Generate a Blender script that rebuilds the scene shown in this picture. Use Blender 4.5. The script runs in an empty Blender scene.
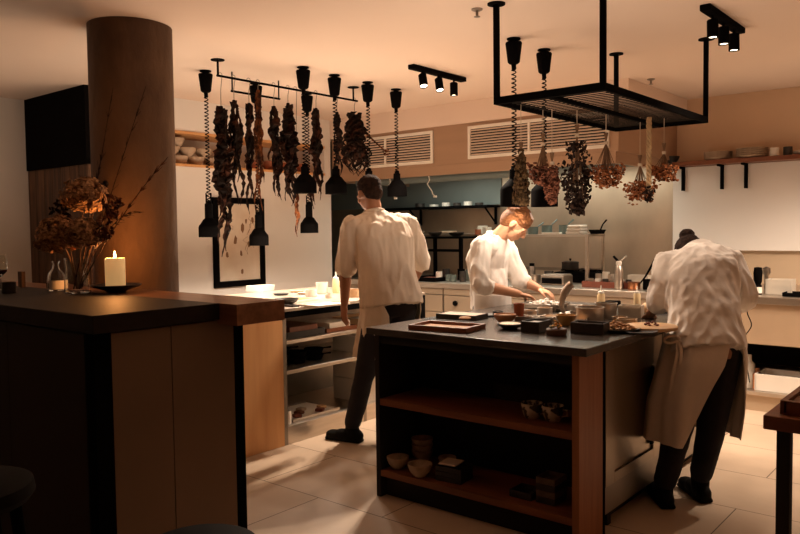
import bpy, bmesh, math, random
from mathutils import Vector, Matrix, Quaternion, noise

scene = bpy.context.scene
COL = scene.collection
PI = math.pi
V = Vector

# ------------------------------------------------------------------ camera
CAM_Z = 1.45
FW = V((-0.63533085, 0.77065285, -0.04948634))
RT = V((0.77192134, 0.63560426, -0.01202769))
UP = V((-0.02218455, 0.04584112, 0.99870238))
FPX = 751.05
cam_data = bpy.data.cameras.new('camera')
cam_data.sensor_width = 36
cam_data.lens = 36 * FPX / 800
cam_data.clip_start = 0.05
cam = bpy.data.objects.new('camera', cam_data)
COL.objects.link(cam)
m = Matrix((RT, UP, -FW)).transposed().to_4x4()
m.translation = V((0, 0, CAM_Z))
cam.matrix_world = m
scene.camera = cam


def at(px, py, x=None, y=None, z=None, d=None):
    """a point of the place seen at a pixel, on a plane of the room or at a depth"""
    v = FW + RT * ((px - 400) / FPX) + UP * ((267 - py) / FPX)
    if x is not None: t = x / v.x
    elif y is not None: t = y / v.y
    elif z is not None: t = (z - CAM_Z) / v.z
    else: t = d
    return V((0, 0, CAM_Z)) + v * t


# ------------------------------------------------------------------ world, exposure
world = bpy.data.worlds.new('world')
scene.world = world
world.use_nodes = True
world.node_tree.nodes['Background'].inputs[0].default_value = (1.0, 0.6, 0.35, 1)
world.node_tree.nodes['Background'].inputs[1].default_value = 0.02
vs = scene.view_settings
vs.view_transform = 'Standard'
vs.look = 'None'
vs.gamma = 1
vs.use_curve_mapping = False
vs.exposure = 0.0

H = 2.70      # ceiling
WARM = (1.0, 0.66, 0.40)
WARM2 = (1.0, 0.80, 0.62)
UPC = (1.0, 0.76, 0.56)


def lamp(kind, name, loc, energy, color, **kw):
    l = bpy.data.lights.new(name, kind)
    l.energy = energy
    l.color = color
    tgt = kw.pop('target', None)
    for k, v in kw.items(): setattr(l, k, v)
    o = bpy.data.objects.new(name, l)
    COL.objects.link(o)
    o.location = loc
    if tgt is not None:
        o.rotation_euler = (V(tgt) - V(loc)).to_track_quat('-Z', 'Y').to_euler()
    return o


# upward area lights added to stand in for bounce off worktops and dining area
lamp('AREA', 'bounce_pass', (-4.5, 3.95, 1.25), 27, UPC, shape='RECTANGLE', size=1.0, size_y=1.9, target=(-4.5, 3.95, 3))
lamp('AREA', 'bounce_island', (-2.02, 3.5, 1.15), 17, UPC, shape='RECTANGLE', size=.9, size_y=.9, target=(-2.02, 3.5, 3))
lamp('AREA', 'bounce_side_counter', (0.1, 6.8, 1.35), 5, UPC, shape='RECTANGLE', size=1.6, size_y=.8, target=(0.1, 6.8, 3))
lamp('AREA', 'dining_bounce', (-6.2, 1.2, 1.3), 9, UPC, shape='RECTANGLE', size=1.6, size_y=1.6, target=(-6.2, 1.2, 3))
# fluorescent tube under the hood
lamp('AREA', 'hood_light', (-4.2, 6.9, 2.066), 26, (0.95, 0.95, 0.80), shape='RECTANGLE', size=2.6, size_y=0.3, target=(-4.2, 6.95, 0))


# ------------------------------------------------------------------ materials
MATS = {}


def mat(name, color, rough=0.6, metal=0.0, var=0.12, scale=6.0, stretch=(1, 1, 1), bump=0.0, bscale=None,
        color2=None, spec=0.5, detail=5.0, emit=None, estr=0.0, trans=0.0, ior=1.45, sheen=0.0, coat=0.0, alpha=1.0, contrast=None):
    if name in MATS: return MATS[name]
    m = bpy.data.materials.new(name)
    m.use_nodes = True
    nt = m.node_tree
    b = nt.nodes['Principled BSDF']
    b.inputs['Roughness'].default_value = rough
    b.inputs['Metallic'].default_value = metal
    b.inputs['Specular IOR Level'].default_value = spec
    b.inputs['IOR'].default_value = ior
    b.inputs['Transmission Weight'].default_value = trans
    b.inputs['Coat Weight'].default_value = coat
    b.inputs['Sheen Weight'].default_value = sheen
    tc = nt.nodes.new('ShaderNodeTexCoord')
    mp = nt.nodes.new('ShaderNodeMapping')
    mp.inputs['Scale'].default_value = stretch
    nt.links.new(tc.outputs['Object'], mp.inputs['Vector'])
    nz = nt.nodes.new('ShaderNodeTexNoise')
    nz.inputs['Scale'].default_value = scale
    nz.inputs['Detail'].default_value = detail
    nt.links.new(mp.outputs[0], nz.inputs['Vector'])
    rp = nt.nodes.new('ShaderNodeValToRGB')
    c = color
    c2 = color2 if color2 else tuple(min(1, x * (1 + var)) for x in c)
    c1 = tuple(x * (1 - var) for x in c) if not color2 else c
    lo, hi = contrast if contrast else (0.3, 0.7)
    rp.color_ramp.elements[0].position = lo
    rp.color_ramp.elements[1].position = hi
    rp.color_ramp.elements[0].color = (*c1, 1)
    rp.color_ramp.elements[1].color = (*c2, 1)
    nt.links.new(nz.outputs['Fac'], rp.inputs[0])
    nt.links.new(rp.outputs[0], b.inputs['Base Color'])
    if bump:
        nb = nt.nodes.new('ShaderNodeTexNoise')
        nb.inputs['Scale'].default_value = bscale or scale * 3
        nb.inputs['Detail'].default_value = 6
        nt.links.new(mp.outputs[0], nb.inputs['Vector'])
        bp = nt.nodes.new('ShaderNodeBump')
        bp.inputs['Strength'].default_value = bump
        bp.inputs['Distance'].default_value = 0.01
        nt.links.new(nb.outputs['Fac'], bp.inputs['Height'])
        nt.links.new(bp.outputs[0], b.inputs['Normal'])
    if emit:
        b.inputs['Emission Color'].default_value = (*emit, 1)
        b.inputs['Emission Strength'].default_value = estr
    MATS[name] = m
    return m


ceil_m = mat('ceiling_plaster', (0.78, 0.62, 0.51), 0.95, var=0.03, scale=0.8, bump=0.05, bscale=40)
white_wall = mat('white_wall_paint', (0.80, 0.75, 0.70), 0.9, var=0.03, scale=1.0)
tan_wall = mat('tan_wall_paint', (0.70, 0.50, 0.34), 0.9, var=0.04, scale=1.5)
concrete = mat('column_concrete', (0.085, 0.045, 0.024), 0.85, color2=(0.17, 0.095, 0.05), scale=3.2, stretch=(1, 1, 0.5), bump=0.9, bscale=16, contrast=(0.38, 0.66))
dark_wood = mat('dark_panelling', (0.05, 0.026, 0.014), 0.7, color2=(0.17, 0.08, 0.038), scale=6, stretch=(6, 6, 0.35), bump=0.3)
black_panel = mat('black_panel', (0.005, 0.004, 0.004), 0.9, var=0.2, spec=.03)
slab = mat('black_stone_top', (0.015, 0.011, 0.009), 0.55, var=0.3, scale=12, bump=0.04, spec=0.2)
oak = mat('warm_oak', (0.62, 0.30, 0.11), 0.5, color2=(0.74, 0.40, 0.17), scale=4, stretch=(3, 3, 0.25), bump=0.08)
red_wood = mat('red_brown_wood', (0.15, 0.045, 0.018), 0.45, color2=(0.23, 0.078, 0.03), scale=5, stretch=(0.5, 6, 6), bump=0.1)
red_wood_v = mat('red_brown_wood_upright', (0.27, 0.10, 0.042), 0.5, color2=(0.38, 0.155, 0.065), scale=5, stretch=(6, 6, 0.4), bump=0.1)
bar_wood = mat('bar_board_wood', (0.16, 0.065, 0.03), 0.3, color2=(0.27, 0.12, 0.06), scale=5, stretch=(0.5, 6, 6), coat=0.2)
panel_shaded = mat('bar_panel_shaded', (0.022, 0.014, 0.009), 0.8, var=.1, scale=2)  # front panel's shade is put into this darker brown
panel_brown = mat('bar_panel_brown', (0.17, 0.105, 0.066), 0.75, var=0.08, scale=2)
black_metal = mat('black_metal', (0.0035, 0.003, 0.003), 0.8, var=0.2, spec=0.02)
black_matte = mat('black_matte', (0.012, 0.010, 0.009), 0.8, var=0.2)
steel = mat('brushed_steel', (0.56, 0.49, 0.42), 0.36, 1.0, var=0.08, scale=3, stretch=(1, 1, 12))
steel_dark = mat('dull_steel', (0.30, 0.26, 0.22), 0.45, 1.0, var=0.15, scale=3)
steel_paint = mat('beige_steel_front', (0.33, 0.25, 0.175), 0.5, 0.35, var=0.06, scale=2)
hood_m = mat('hood_steel_with_reflection', (0.42, 0.27, 0.175), 0.5, 0.35, var=0.06, scale=2, stretch=(0.5, 1, 6))  # brushed steel; the warm brown it reflects is put into the colour
teal_steel = mat('green_grey_steel', (0.19, 0.22, 0.21), 0.6, 0.3, var=0.12, scale=2)
splash_m = mat('steel_splashback', (0.50, 0.39, 0.29), 0.40, 0.85, var=0.25, scale=1.6, stretch=(1, 1, 0.5))
tile_beige = mat('beige_splash_tile', (0.50, 0.37, 0.25), 0.6, var=0.03, scale=2)
white_cloth = mat('white_cloth', (0.82, 0.76, 0.70), 0.9, var=0.04, scale=6, bump=0.25, bscale=22, sheen=0.2)
apron_cloth = mat('apron_cloth', (0.72, 0.62, 0.52), 0.9, var=0.05, scale=6, bump=0.25, bscale=18)
black_cloth = mat('black_cloth', (0.012, 0.010, 0.012), 0.95, var=0.2, scale=10)
skin_m = mat('skin', (0.62, 0.32, 0.19), 0.55, var=0.05, scale=10)
skin_dark = mat('tanned_skin', (0.34, 0.16, 0.09), 0.6, var=0.06, scale=10)
hair_red = mat('auburn_hair', (0.16, 0.055, 0.018), 0.6, color2=(0.42, 0.17, 0.06), scale=40, stretch=(1, 1, 4), bump=0.8, bscale=120)
hair_dark = mat('dark_hair', (0.014, 0.008, 0.006), 0.85, spec=.1, color2=(0.035, 0.018, 0.012), scale=40, bump=0.8, bscale=100)
leather = mat('black_leather', (0.006, 0.005, 0.004), 0.7, var=0.2, spec=.1)
wax = mat('candle_wax', (0.85, 0.70, 0.45), 0.5, var=0.03, emit=(1.0, 0.55, 0.2), estr=0.35)
flame_m = mat('flame', (1, 0.7, 0.3), 0.5, emit=(1.0, 0.72, 0.32), estr=22)
bulb_m = mat('lit_bulb', (1, 0.9, 0.75), 0.5, emit=(1.0, 0.82, 0.6), estr=9)
glass = mat('clear_glass', (0.92, 0.94, 0.93), 0.03, trans=1.0, var=0.0, ior=1.35)
plastic_clear = mat('cloudy_plastic', (0.75, 0.68, 0.58), 0.3, trans=0.35, var=0.03)
white_plastic = mat('white_plastic', (0.78, 0.72, 0.64), 0.4, var=0.03)
cream = mat('cream_sauce', (0.85, 0.66, 0.38), 0.4, var=0.03)
stoneware = mat('speckled_stoneware', (0.42, 0.30, 0.20), 0.55, color2=(0.55, 0.41, 0.29), scale=30)
stone_dark = mat('dark_stoneware', (0.03, 0.024, 0.02), 0.5, var=0.3, scale=30)
stone_dim = mat('brown_stoneware', (.13, .085, .055), .6, var=.2, scale=30)
terracotta = mat('terracotta', (0.32, 0.10, 0.045), 0.7, var=0.1)
wine = mat('red_wine', (0.09, 0.004, 0.008), 0.05, var=0.0)
paper = mat('paper', (0.80, 0.74, 0.66), 0.8, var=0.03)
food_m = mat('crumbly_food', (0.32, 0.15, 0.06), 0.8, color2=(0.58, 0.34, 0.16), scale=40)
greens = mat('herbs', (0.10, 0.13, 0.05), 0.8, color2=(0.35, 0.2, 0.06), scale=30)
kelp_m = mat('dried_seaweed', (0.010, 0.005, 0.003), 0.8, spec=0.15, color2=(0.06, 0.018, 0.008), scale=14, bump=0.6, bscale=60, contrast=(0.45, 0.75))
kelp_red = mat('dried_red_leaf', (0.03, 0.009, 0.004), 0.8, spec=0.15, color2=(0.24, 0.075, 0.02), scale=18, bump=0.6, bscale=60, contrast=(0.4, 0.7))
hyd_m = mat('dried_hydrangea', (0.12, 0.045, 0.018), 0.85, color2=(0.62, 0.35, 0.16), scale=55, contrast=(0.35, 0.65))
olive_m = mat('dried_olive_herb', (0.016, 0.009, 0.005), 0.9, spec=.1, color2=(0.11, 0.065, 0.03), scale=30)
pink_m = mat('dried_pink_flower', (0.04, 0.014, 0.010), 0.9, spec=.1, color2=(0.22, 0.085, 0.05), scale=30)
dark_leaf = mat('dried_dark_leaf', (0.010, 0.006, 0.005), 0.8, spec=.1, color2=(0.035, 0.019, 0.013), scale=30)
red_m = mat('dried_red_flower', (0.05, 0.010, 0.004), 0.9, spec=.1, color2=(0.45, 0.17, 0.07), scale=45, contrast=(0.35, 0.65))
stem_m = mat('dry_stem', (0.10, 0.05, 0.025), 0.8, color2=(0.22, 0.12, 0.06), scale=20)
straw_m = mat('straw', (0.45, 0.30, 0.16), 0.8, var=0.2, scale=30)
string_m = mat('string', (0.55, 0.45, 0.34), 0.8)
copper = mat('copper_pan', (0.45, 0.20, 0.10), 0.3, 1.0, var=0.1)
red_box = mat('red_brown_box', (0.20, 0.055, 0.03), 0.6, var=0.15)
teal_cer = mat('sea_green_enamel', (0.12, 0.155, 0.14), 0.4, var=0.15)
canvas_m = mat('painting_canvas', (0.66, 0.52, 0.40), 0.8, color2=(0.78, 0.68, 0.56), scale=4)
brown_paint = mat('umber_paint', (0.22, 0.11, 0.05), 0.8, var=0.3)
cutboard = mat('maple_board', (0.66, 0.42, 0.22), 0.5, var=0.08, scale=5, stretch=(1, 8, 8))


def floor_material():
    m = bpy.data.materials.new('floor_tiles')
    m.use_nodes = True
    nt = m.node_tree
    b = nt.nodes['Principled BSDF']
    tc = nt.nodes.new('ShaderNodeTexCoord')
    mp = nt.nodes.new('ShaderNodeMapping')
    mp.inputs['Location'].default_value = (1.09 + 0.91 * 8, -2.81 + 6.0, 0)
    nt.links.new(tc.outputs['Object'], mp.inputs['Vector'])
    br = nt.nodes.new('ShaderNodeTexBrick')
    br.offset = 0.5
    br.inputs['Scale'].default_value = 1.0
    br.inputs['Brick Width'].default_value = 0.91
    br.inputs['Row Height'].default_value = 0.6
    br.inputs['Mortar Size'].default_value = 0.003
    br.inputs['Mortar Smooth'].default_value = 0.1
    br.inputs['Color1'].default_value = (0.56, 0.42, 0.30, 1)
    br.inputs['Color2'].default_value = (0.62, 0.47, 0.34, 1)
    br.inputs['Mortar'].default_value = (0.10, 0.06, 0.035, 1)
    nt.links.new(mp.outputs[0], br.inputs['Vector'])
    nz = nt.nodes.new('ShaderNodeTexNoise')
    nz.inputs['Scale'].default_value = 2.2
    nz.inputs['Detail'].default_value = 8
    nt.links.new(tc.outputs['Object'], nz.inputs['Vector'])
    rp = nt.nodes.new('ShaderNodeValToRGB')
    rp.color_ramp.elements[0].position = 0.3
    rp.color_ramp.elements[1].position = 0.75
    rp.color_ramp.elements[0].color = (0.78, 0.76, 0.74, 1)
    rp.color_ramp.elements[1].color = (1, 1, 1, 1)
    nt.links.new(nz.outputs['Fac'], rp.inputs[0])
    mx = nt.nodes.new('ShaderNodeMix')
    mx.data_type = 'RGBA'
    mx.blend_type = 'MULTIPLY'
    mx.inputs[0].default_value = 1
    nt.links.new(br.outputs['Color'], mx.inputs[6])
    nt.links.new(rp.outputs[0], mx.inputs[7])
    nt.links.new(mx.outputs[2], b.inputs['Base Color'])
    b.inputs['Roughness'].default_value = 0.5
    bp = nt.nodes.new('ShaderNodeBump')
    bp.inputs['Strength'].default_value = 0.4
    bp.inputs['Distance'].default_value = 0.003
    bp.invert = True
    nt.links.new(br.outputs['Fac'], bp.inputs['Height'])
    nt.links.new(bp.outputs[0], b.inputs['Normal'])
    return m


floor_m = floor_material()

# ------------------------------------------------------------------ helpers
WL = {}     # rest location of every object made here


class MB:
    def __init__(self): self.bm = bmesh.new()

    def box(self, x0, x1, y0, y1, z0, z1, b=0.0, rot=0.0, piv=None):
        r = bmesh.ops.create_cube(self.bm, size=1)
        vs_ = r['verts']
        sx, sy, sz = x1 - x0, y1 - y0, z1 - z0
        c = V(((x0 + x1) / 2, (y0 + y1) / 2, (z0 + z1) / 2))
        for v in vs_: v.co = V((v.co.x * sx, v.co.y * sy, v.co.z * sz)) + c
        if b > 0:
            b = min(b, 0.45 * min(abs(sx), abs(sy), abs(sz)))
            es = list({e for v in vs_ for e in v.link_edges})
            rr = bmesh.ops.bevel(self.bm, geom=es, offset=b, segments=2, affect='EDGES', profile=0.5)
            vs_ = list({v for f in rr['faces'] for v in f.verts})
        if rot:
            p = V(piv) if piv else c
            bmesh.ops.rotate(self.bm, verts=vs_, cent=p, matrix=Matrix.Rotation(rot, 3, 'Z'))
        return self

    def lathe(self, prof, c=(0, 0, 0), n=24, axis=None):
        """prof: (r, z) pairs; solid of revolution"""
        rings = []
        q = V((0, 0, 1)).rotation_difference(V(axis)) if axis is not None else None
        c = V(c)
        for r, z in prof:
            if r < 1e-6:
                p = V((0, 0, z))
                if q: p = q @ p
                rings.append([self.bm.verts.new(p + c)])
            else:
                ring = []
                for i in range(n):
                    a = 2 * PI * i / n
                    p = V((r * math.cos(a), r * math.sin(a), z))
                    if q: p = q @ p
                    ring.append(self.bm.verts.new(p + c))
                rings.append(ring)
        for a, b in zip(rings, rings[1:]):
            for i in range(n):
                j = (i + 1) % n
                if len(a) == 1 and len(b) == 1: continue
                if len(a) == 1: self.bm.faces.new((a[0], b[i], b[j]))
                elif len(b) == 1: self.bm.faces.new((a[i], b[0], a[j]))
                else: self.bm.faces.new((a[i], b[i], b[j], a[j]))
        return self

    def cyl(self, p0, p1, r0, r1=None, n=12):
        p0, p1 = V(p0), V(p1)
        r1 = r0 if r1 is None else r1
        L = (p1 - p0).length
        return self.lathe([(0, 0), (r0, 0), (r1, L), (0, L)], p0, n, (p1 - p0).normalized())

    def tube(self, pts, rad, n=8, flat=1.0):
        pts = [V(p) for p in pts]
        rads = rad if isinstance(rad, (list, tuple)) else [rad] * len(pts)
        rings = []
        up = None
        for i, p in enumerate(pts):
            t = (pts[min(i + 1, len(pts) - 1)] - pts[max(i - 1, 0)]).normalized()
            if up is None:
                up = t.orthogonal().normalized()
            up = (up - t * up.dot(t))
            up = up.normalized() if up.length > 1e-6 else t.orthogonal().normalized()
            s = t.cross(up)
            rings.append([self.bm.verts.new(p + (up * math.cos(2 * PI * k / n) + s * math.sin(2 * PI * k / n) * flat) * rads[i]) for k in range(n)])
        for a, b in zip(rings, rings[1:]):
            for k in range(n):
                self.bm.faces.new((a[k], b[k], b[(k + 1) % n], a[(k + 1) % n]))
        self.bm.faces.new(rings[0][::-1])
        self.bm.faces.new(rings[-1])
        return self

    def ball(self, c, r, sub=2, scale=(1, 1, 1), jit=0.0, rng=None, quat=None):
        rr = bmesh.ops.create_icosphere(self.bm, subdivisions=sub, radius=1)
        for v in rr['verts']:
            k = r * (1 + (rng.uniform(-jit, jit) if jit else 0))
            p = V((v.co.x * scale[0], v.co.y * scale[1], v.co.z * scale[2])) * k
            if quat: p = quat @ p
            v.co = p + V(c)
        return self

    def poly(self, pts, thick):
        """closed prism: pts outline, thick vector"""
        t = V(thick)
        a = [self.bm.verts.new(V(p)) for p in pts]
        b = [self.bm.verts.new(V(p) + t) for p in pts]
        self.bm.faces.new(a[::-1])
        self.bm.faces.new(b)
        for i in range(len(a)):
            j = (i + 1) % len(a)
            self.bm.faces.new((a[i], a[j], b[j], b[i]))
        return self

    def build(self, name, material, parent=None, smooth=False, keep=False):
        bm = self.bm
        bmesh.ops.recalc_face_normals(bm, faces=bm.faces)
        if smooth:
            for f in bm.faces: f.smooth = True
        xs = [v.co.x for v in bm.verts]; ys = [v.co.y for v in bm.verts]; zs = [v.co.z for v in bm.verts]
        c = V((0, 0, 0)) if keep else V(((min(xs) + max(xs)) / 2, (min(ys) + max(ys)) / 2, min(zs)))
        for v in bm.verts: v.co -= c
        me = bpy.data.meshes.new(name)
        bm.to_mesh(me)
        bm.free()
        if smooth:
            try: me.set_sharp_from_angle(angle=math.radians(42))
            except Exception: pass
        me.materials.append(material)
        o = bpy.data.objects.new(name, me)
        COL.objects.link(o)
        WL[o] = c
        if parent is not None:
            o.parent = parent
            o.location = c - WL[parent]
        else:
            o.location = c
        return o


def root(name, loc, label, cat, group=None):
    o = bpy.data.objects.new(name, None)
    o.empty_display_size = 0.1
    COL.objects.link(o)
    o.location = loc
    WL[o] = V(loc)
    return tag(o, label, cat, group)


def tag(o, label, cat, group=None, kind=None):
    o['label'] = label
    o['category'] = cat
    if group: o['group'] = group
    if kind: o['kind'] = kind
    return o


def struct(o):
    o['kind'] = 'structure'
    return o


def copy_tree(o, parent=None):
    c = o.copy()
    COL.objects.link(c)
    if parent is not None: c.parent = parent
    for ch in [x for x in list(bpy.data.objects) if x.parent == o]:
        copy_tree(ch, c)
    return c


def one(name, mb, material, label, cat, group=None, smooth=False):
    return tag(mb.build(name, material, None, smooth), label, cat, group)


# ------------------------------------------------------------------ the room
XL, YB = -6.08, 6.15
fb = MB().box(-9.0, 2.2, -3.2, 8.0, -0.1, 0.0)
struct(fb.build('floor', floor_m, keep=True))
struct(MB().box(-9.0, 2.2, -3.2, 8.0, H, H + 0.1).build('ceiling', ceil_m))
# left: white wall of the pass, with a deep shelf recess near its top
w = MB()
w.box(XL - 0.5, XL, 3.55, YB, 0, 2.07)
w.box(XL - 0.5, XL, 3.55, YB, 2.40, H)
w.box(XL - 0.5, XL - 0.38, 3.55, YB, 2.07, 2.40)
w.box(XL - 0.38, XL, 3.55, 3.65, 2.07, 2.40)
w.box(XL - 0.38, XL, YB - 0.10, YB, 2.07, 2.40)
struct(w.build('wall_left', white_wall))
n = MB()
n.box(XL - 0.38, XL + 0.015, 3.65, YB - 0.1, 2.07, 2.095, 0.003)
n.box(XL - 0.38, XL + 0.015, 3.65, YB - 0.1, 2.375, 2.40, 0.003)
struct(n.build('trim_1', oak))
# far left: panelled wall and white return wall
w = MB()
w.box(-7.19, XL, 3.24, 3.40, 2.06, H)
w.box(-7.19, XL, 3.2399, 3.41, 2.04, 2.07)
struct(w.build('wall_far_left', black_panel))
w = MB()
for i in range(7):
    x0 = -7.19 + i * 0.1585
    w.box(x0 + 0.002, x0 + 0.1565, 3.25, 3.40, 0.0, 2.04, 0.004)
w.box(XL - 0.5 - 0.001, XL, 3.40, 3.55, 0, H)
struct(w.build('wall_panelling', dark_wood))
struct(MB().box(-7.35, -7.19, -3.2, 3.40, 0, H).build('wall_side_white', white_wall))
# column
c = MB()
c.lathe([(0, 0), (0.246, 0), (0.246, H), (0, H)], (-4.21, 2.548, 0), 64)
struct(c.build('column', concrete, smooth=True))
# back wall in three faces
struct(MB().box(-8.5, -2.67, 7.6, 7.75, 0, H).build('wall_back', splash_m))
w = MB().box(-2.67, 2.1, 7.6, 7.75, 0, H)
struct(w.build('wall_back_right', tan_wall))
w = MB()
for i in range(8):
    w.box(-2.668 + 0.6 * i, -2.668 + 0.6 * i + 0.597, 7.585, 7.6, 0.86, 1.215, 0.002)
struct(w.build('wall_back_tiles', tile_beige))
w = MB()
w.box(-2.672, -1.30, 7.53, 7.6, 1.215, 2.03, 0.003)
w.box(-1.297, 0.2, 7.53, 7.6, 1.215, 2.03, 0.003)
struct(w.build('wall_back_cladding', white_wall))
struct(MB().box(-8.6, -8.5, 5.9, 7.75, 0, H).build('wall_kitchen_end', teal_steel))
struct(MB().box(2.1, 2.2, -3.2, 7.75, 0, H).build('wall_right', tan_wall))
struct(MB().box(-7.35, 2.2, -3.3, -3.2, 0, H).build('wall_front', black_panel))
struct(MB().box(-8.6, XL - 0.5, 6.05, 6.15, 0, H).build('wall_kitchen_side', white_wall))
# bulkhead above the hood: upper plaster step and lower brown box
struct(MB().box(XL, -2.56, YB, 7.6, 2.49, H, 0.002).build('trim_2', ceil_m))
struct(MB().box(XL, -2.66, YB + 0.03, 7.6, 2.10, 2.49).build('wall_bulkhead', hood_m))

struct(MB().box(-8.49, -4.70, 7.585, 7.5995, 1.735, 2.09).build('trim_3', teal_steel))  # added panel; its teal stands in for the cool light under the hood
# ------------------------------------------------------------------ extractor hood
hd = root('extractor_hood', (-4.35, 6.8, 2.0), 'long steel extractor hood set under the bulkhead above the cooking range', 'extractor hood')
h1 = MB()
h1.box(XL + 0.002, -2.68, YB + 0.025, YB + 0.055, 2.0, 2.10, 0.003)
h1.box(-2.71, -2.68, YB + 0.055, 7.55, 2.0, 2.10, 0.002)
h1.box(XL + 0.002, XL + 0.03, YB + 0.055, 7.55, 2.0, 2.10, 0.002)
h1.build('canopy', hood_m, hd)
h2 = MB()
h2.box(XL + 0.04, -2.72, YB + 0.06, 7.58, 2.075, 2.095)
h2.build('inner_lining', teal_steel, hd)
h3 = MB()
h3.tube([(XL + 0.1, 6.50, 2.0), (-2.75, 6.50, 2.0)], 0.045, 12)
h3.build('lip_tube', teal_steel, hd, True)  # added tube standing in for the hood's pale lower lip
for i in range(5):
    g = MB()
    x0 = -5.6 + i * 0.58
    g.box(x0, x0 + 0.5, 6.4, 6.8, 2.055, 2.075, 0.004)
    g.build('grease_filter', steel_dark, hd)


def vent(x0, x1, z0, z1, label, splits=()):
    y = YB + 0.03
    r = root('vent_grille', ((x0 + x1) / 2, y, z0), label, 'air vent', 'louvred vents in the bulkhead')
    f = MB()
    t = 0.03
    f.box(x0, x1, y - 0.022, y, z0, z0 + t, 0.003)
    f.box(x0, x1, y - 0.022, y, z1 - t, z1, 0.003)
    f.box(x0, x0 + t, y - 0.0215, y, z0 + t * 0.5, z1 - t * 0.5, 0.003)
    f.box(x1 - t, x1, y - 0.0215, y, z0 + t * 0.5, z1 - t * 0.5, 0.003)
    for s in splits: f.box(s - 0.012, s + 0.012, y - 0.0215, y, z0 + t * 0.5, z1 - t * 0.5, 0.003)
    f.build('frame', white_plastic, r)
    MB().box(x0 + t, x1 - t, y - 0.003, y - 0.001, z0 + t, z1 - t).build('backing', black_matte, r)
    l = MB()
    k = 10
    for i in range(k):
        zz = z0 + t + (z1 - z0 - 2 * t) * (i + 0.5) / k
        p = [(x0 + t, y - 0.016, zz - 0.009), (x0 + t, y - 0.004, zz + 0.004), (x0 + t, y - 0.004, zz + 0.007), (x0 + t, y - 0.017, zz - 0.005)]
        l.poly(p, (x1 - x0 - 2 * t, 0, 0))
    l.build('louvres', ceil_m, r)
    return r


vent(-5.75, -4.63, 2.125, 2.455, 'louvred vent on the bulkhead behind the dried bundles, left one', (-4.72 - 0.55,))
vent(-4.20, -2.74, 2.135, 2.455, 'long louvred vent on the bulkhead behind the hanging rack, right one', (-3.52,))

# ------------------------------------------------------------------ ceiling fittings
for (px, py, lb) in ((477, 9, 'small ceiling sprinkler beside the front post of the hanging rack'), (651, 79, 'small ceiling sprinkler between the bulkhead and the far rack post')):
    p = at(px, py, z=H)
    s = root('sprinkler', (p.x, p.y, H - 0.05), lb, 'sprinkler', 'ceiling sprinklers')
    MB().lathe([(0, 0), (0.032, 0), (0.032, -0.006), (0.02, -0.012), (0, -0.012)], (p.x, p.y, H), 20).build('flange', steel_dark, s, True)
    q = MB().cyl((p.x, p.y, H - 0.012), (p.x, p.y, H - 0.035), 0.008)
    q.lathe([(0, 0), (0.018, 0), (0.018, -0.003), (0, -0.003)], (p.x, p.y, H - 0.042), 12)
    q.cyl((p.x, p.y, H - 0.03), (p.x, p.y, H - 0.043), 0.004)
    q.build('nozzle', steel_dark, s)


def track_light(x, y0, y1, tilt, label, power, cone=75):
    r = root('track_light', (x, (y0 + y1) / 2, H - 0.2), label, 'track light')
    MB().box(x - 0.03, x + 0.03, y0, y1, H - 0.035, H, 0.004).build('track', black_metal, r)
    for i in range(3):
        y = y0 + (y1 - y0) * (0.2 + 0.3 * i)
        ax = V(tilt[i]).normalized()
        top = V((x, y, H - 0.058))
        s = MB().cyl((x, y, H - 0.036), top + V((0, 0, 0.002)), 0.009)
        so = s.build('swivel', black_metal, r)
        a = top - ax * 0.0
        b = top + ax * 0.105
        hdm = MB()
        hdm.lathe([(0, 0), (0.026, 0), (0.032, 0.006), (0.032, 0.105), (0.028, 0.105), (0.028, 0.09), (0, 0.09)], a, 24, ax)
        sp = hdm.build('spot_head', black_metal, r, True)
        MB().lathe([(0, 0.0905), (0.027, 0.0905), (0.027, 0.098), (0, 0.098)], a, 20, ax).build('lens', bulb_m, sp)
        lamp('SPOT', 'track_spot', b + ax * 0.012, power, WARM2, spot_size=math.radians(cone), spot_blend=0.6, shadow_soft_size=0.02, target=b + ax)
    return r


track_light(-3.58, 4.50, 5.20, [(0.35, -0.25, -1), (0.30, -0.2, -1), (0, 0, -1)], 'black ceiling track with three spotlights in front of the bulkhead', 150, 110)
track_light(-1.395, 4.42, 5.12, [(0.02, 0, -1), (0.02, 0, -1), (0.02, 0, -1)], 'black ceiling track with three spotlights above the bending cook', 16, 90)
track_light(-.35, 5.2, 5.9, [(-.25, .35, -1), (-.2, .3, -1), (-.35, .1, -1)], 'black ceiling track with three spotlights added out of view to brighten the right side aisle', 110, 110)  # unseen fixture added to brighten the back wall and floor at right

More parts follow.
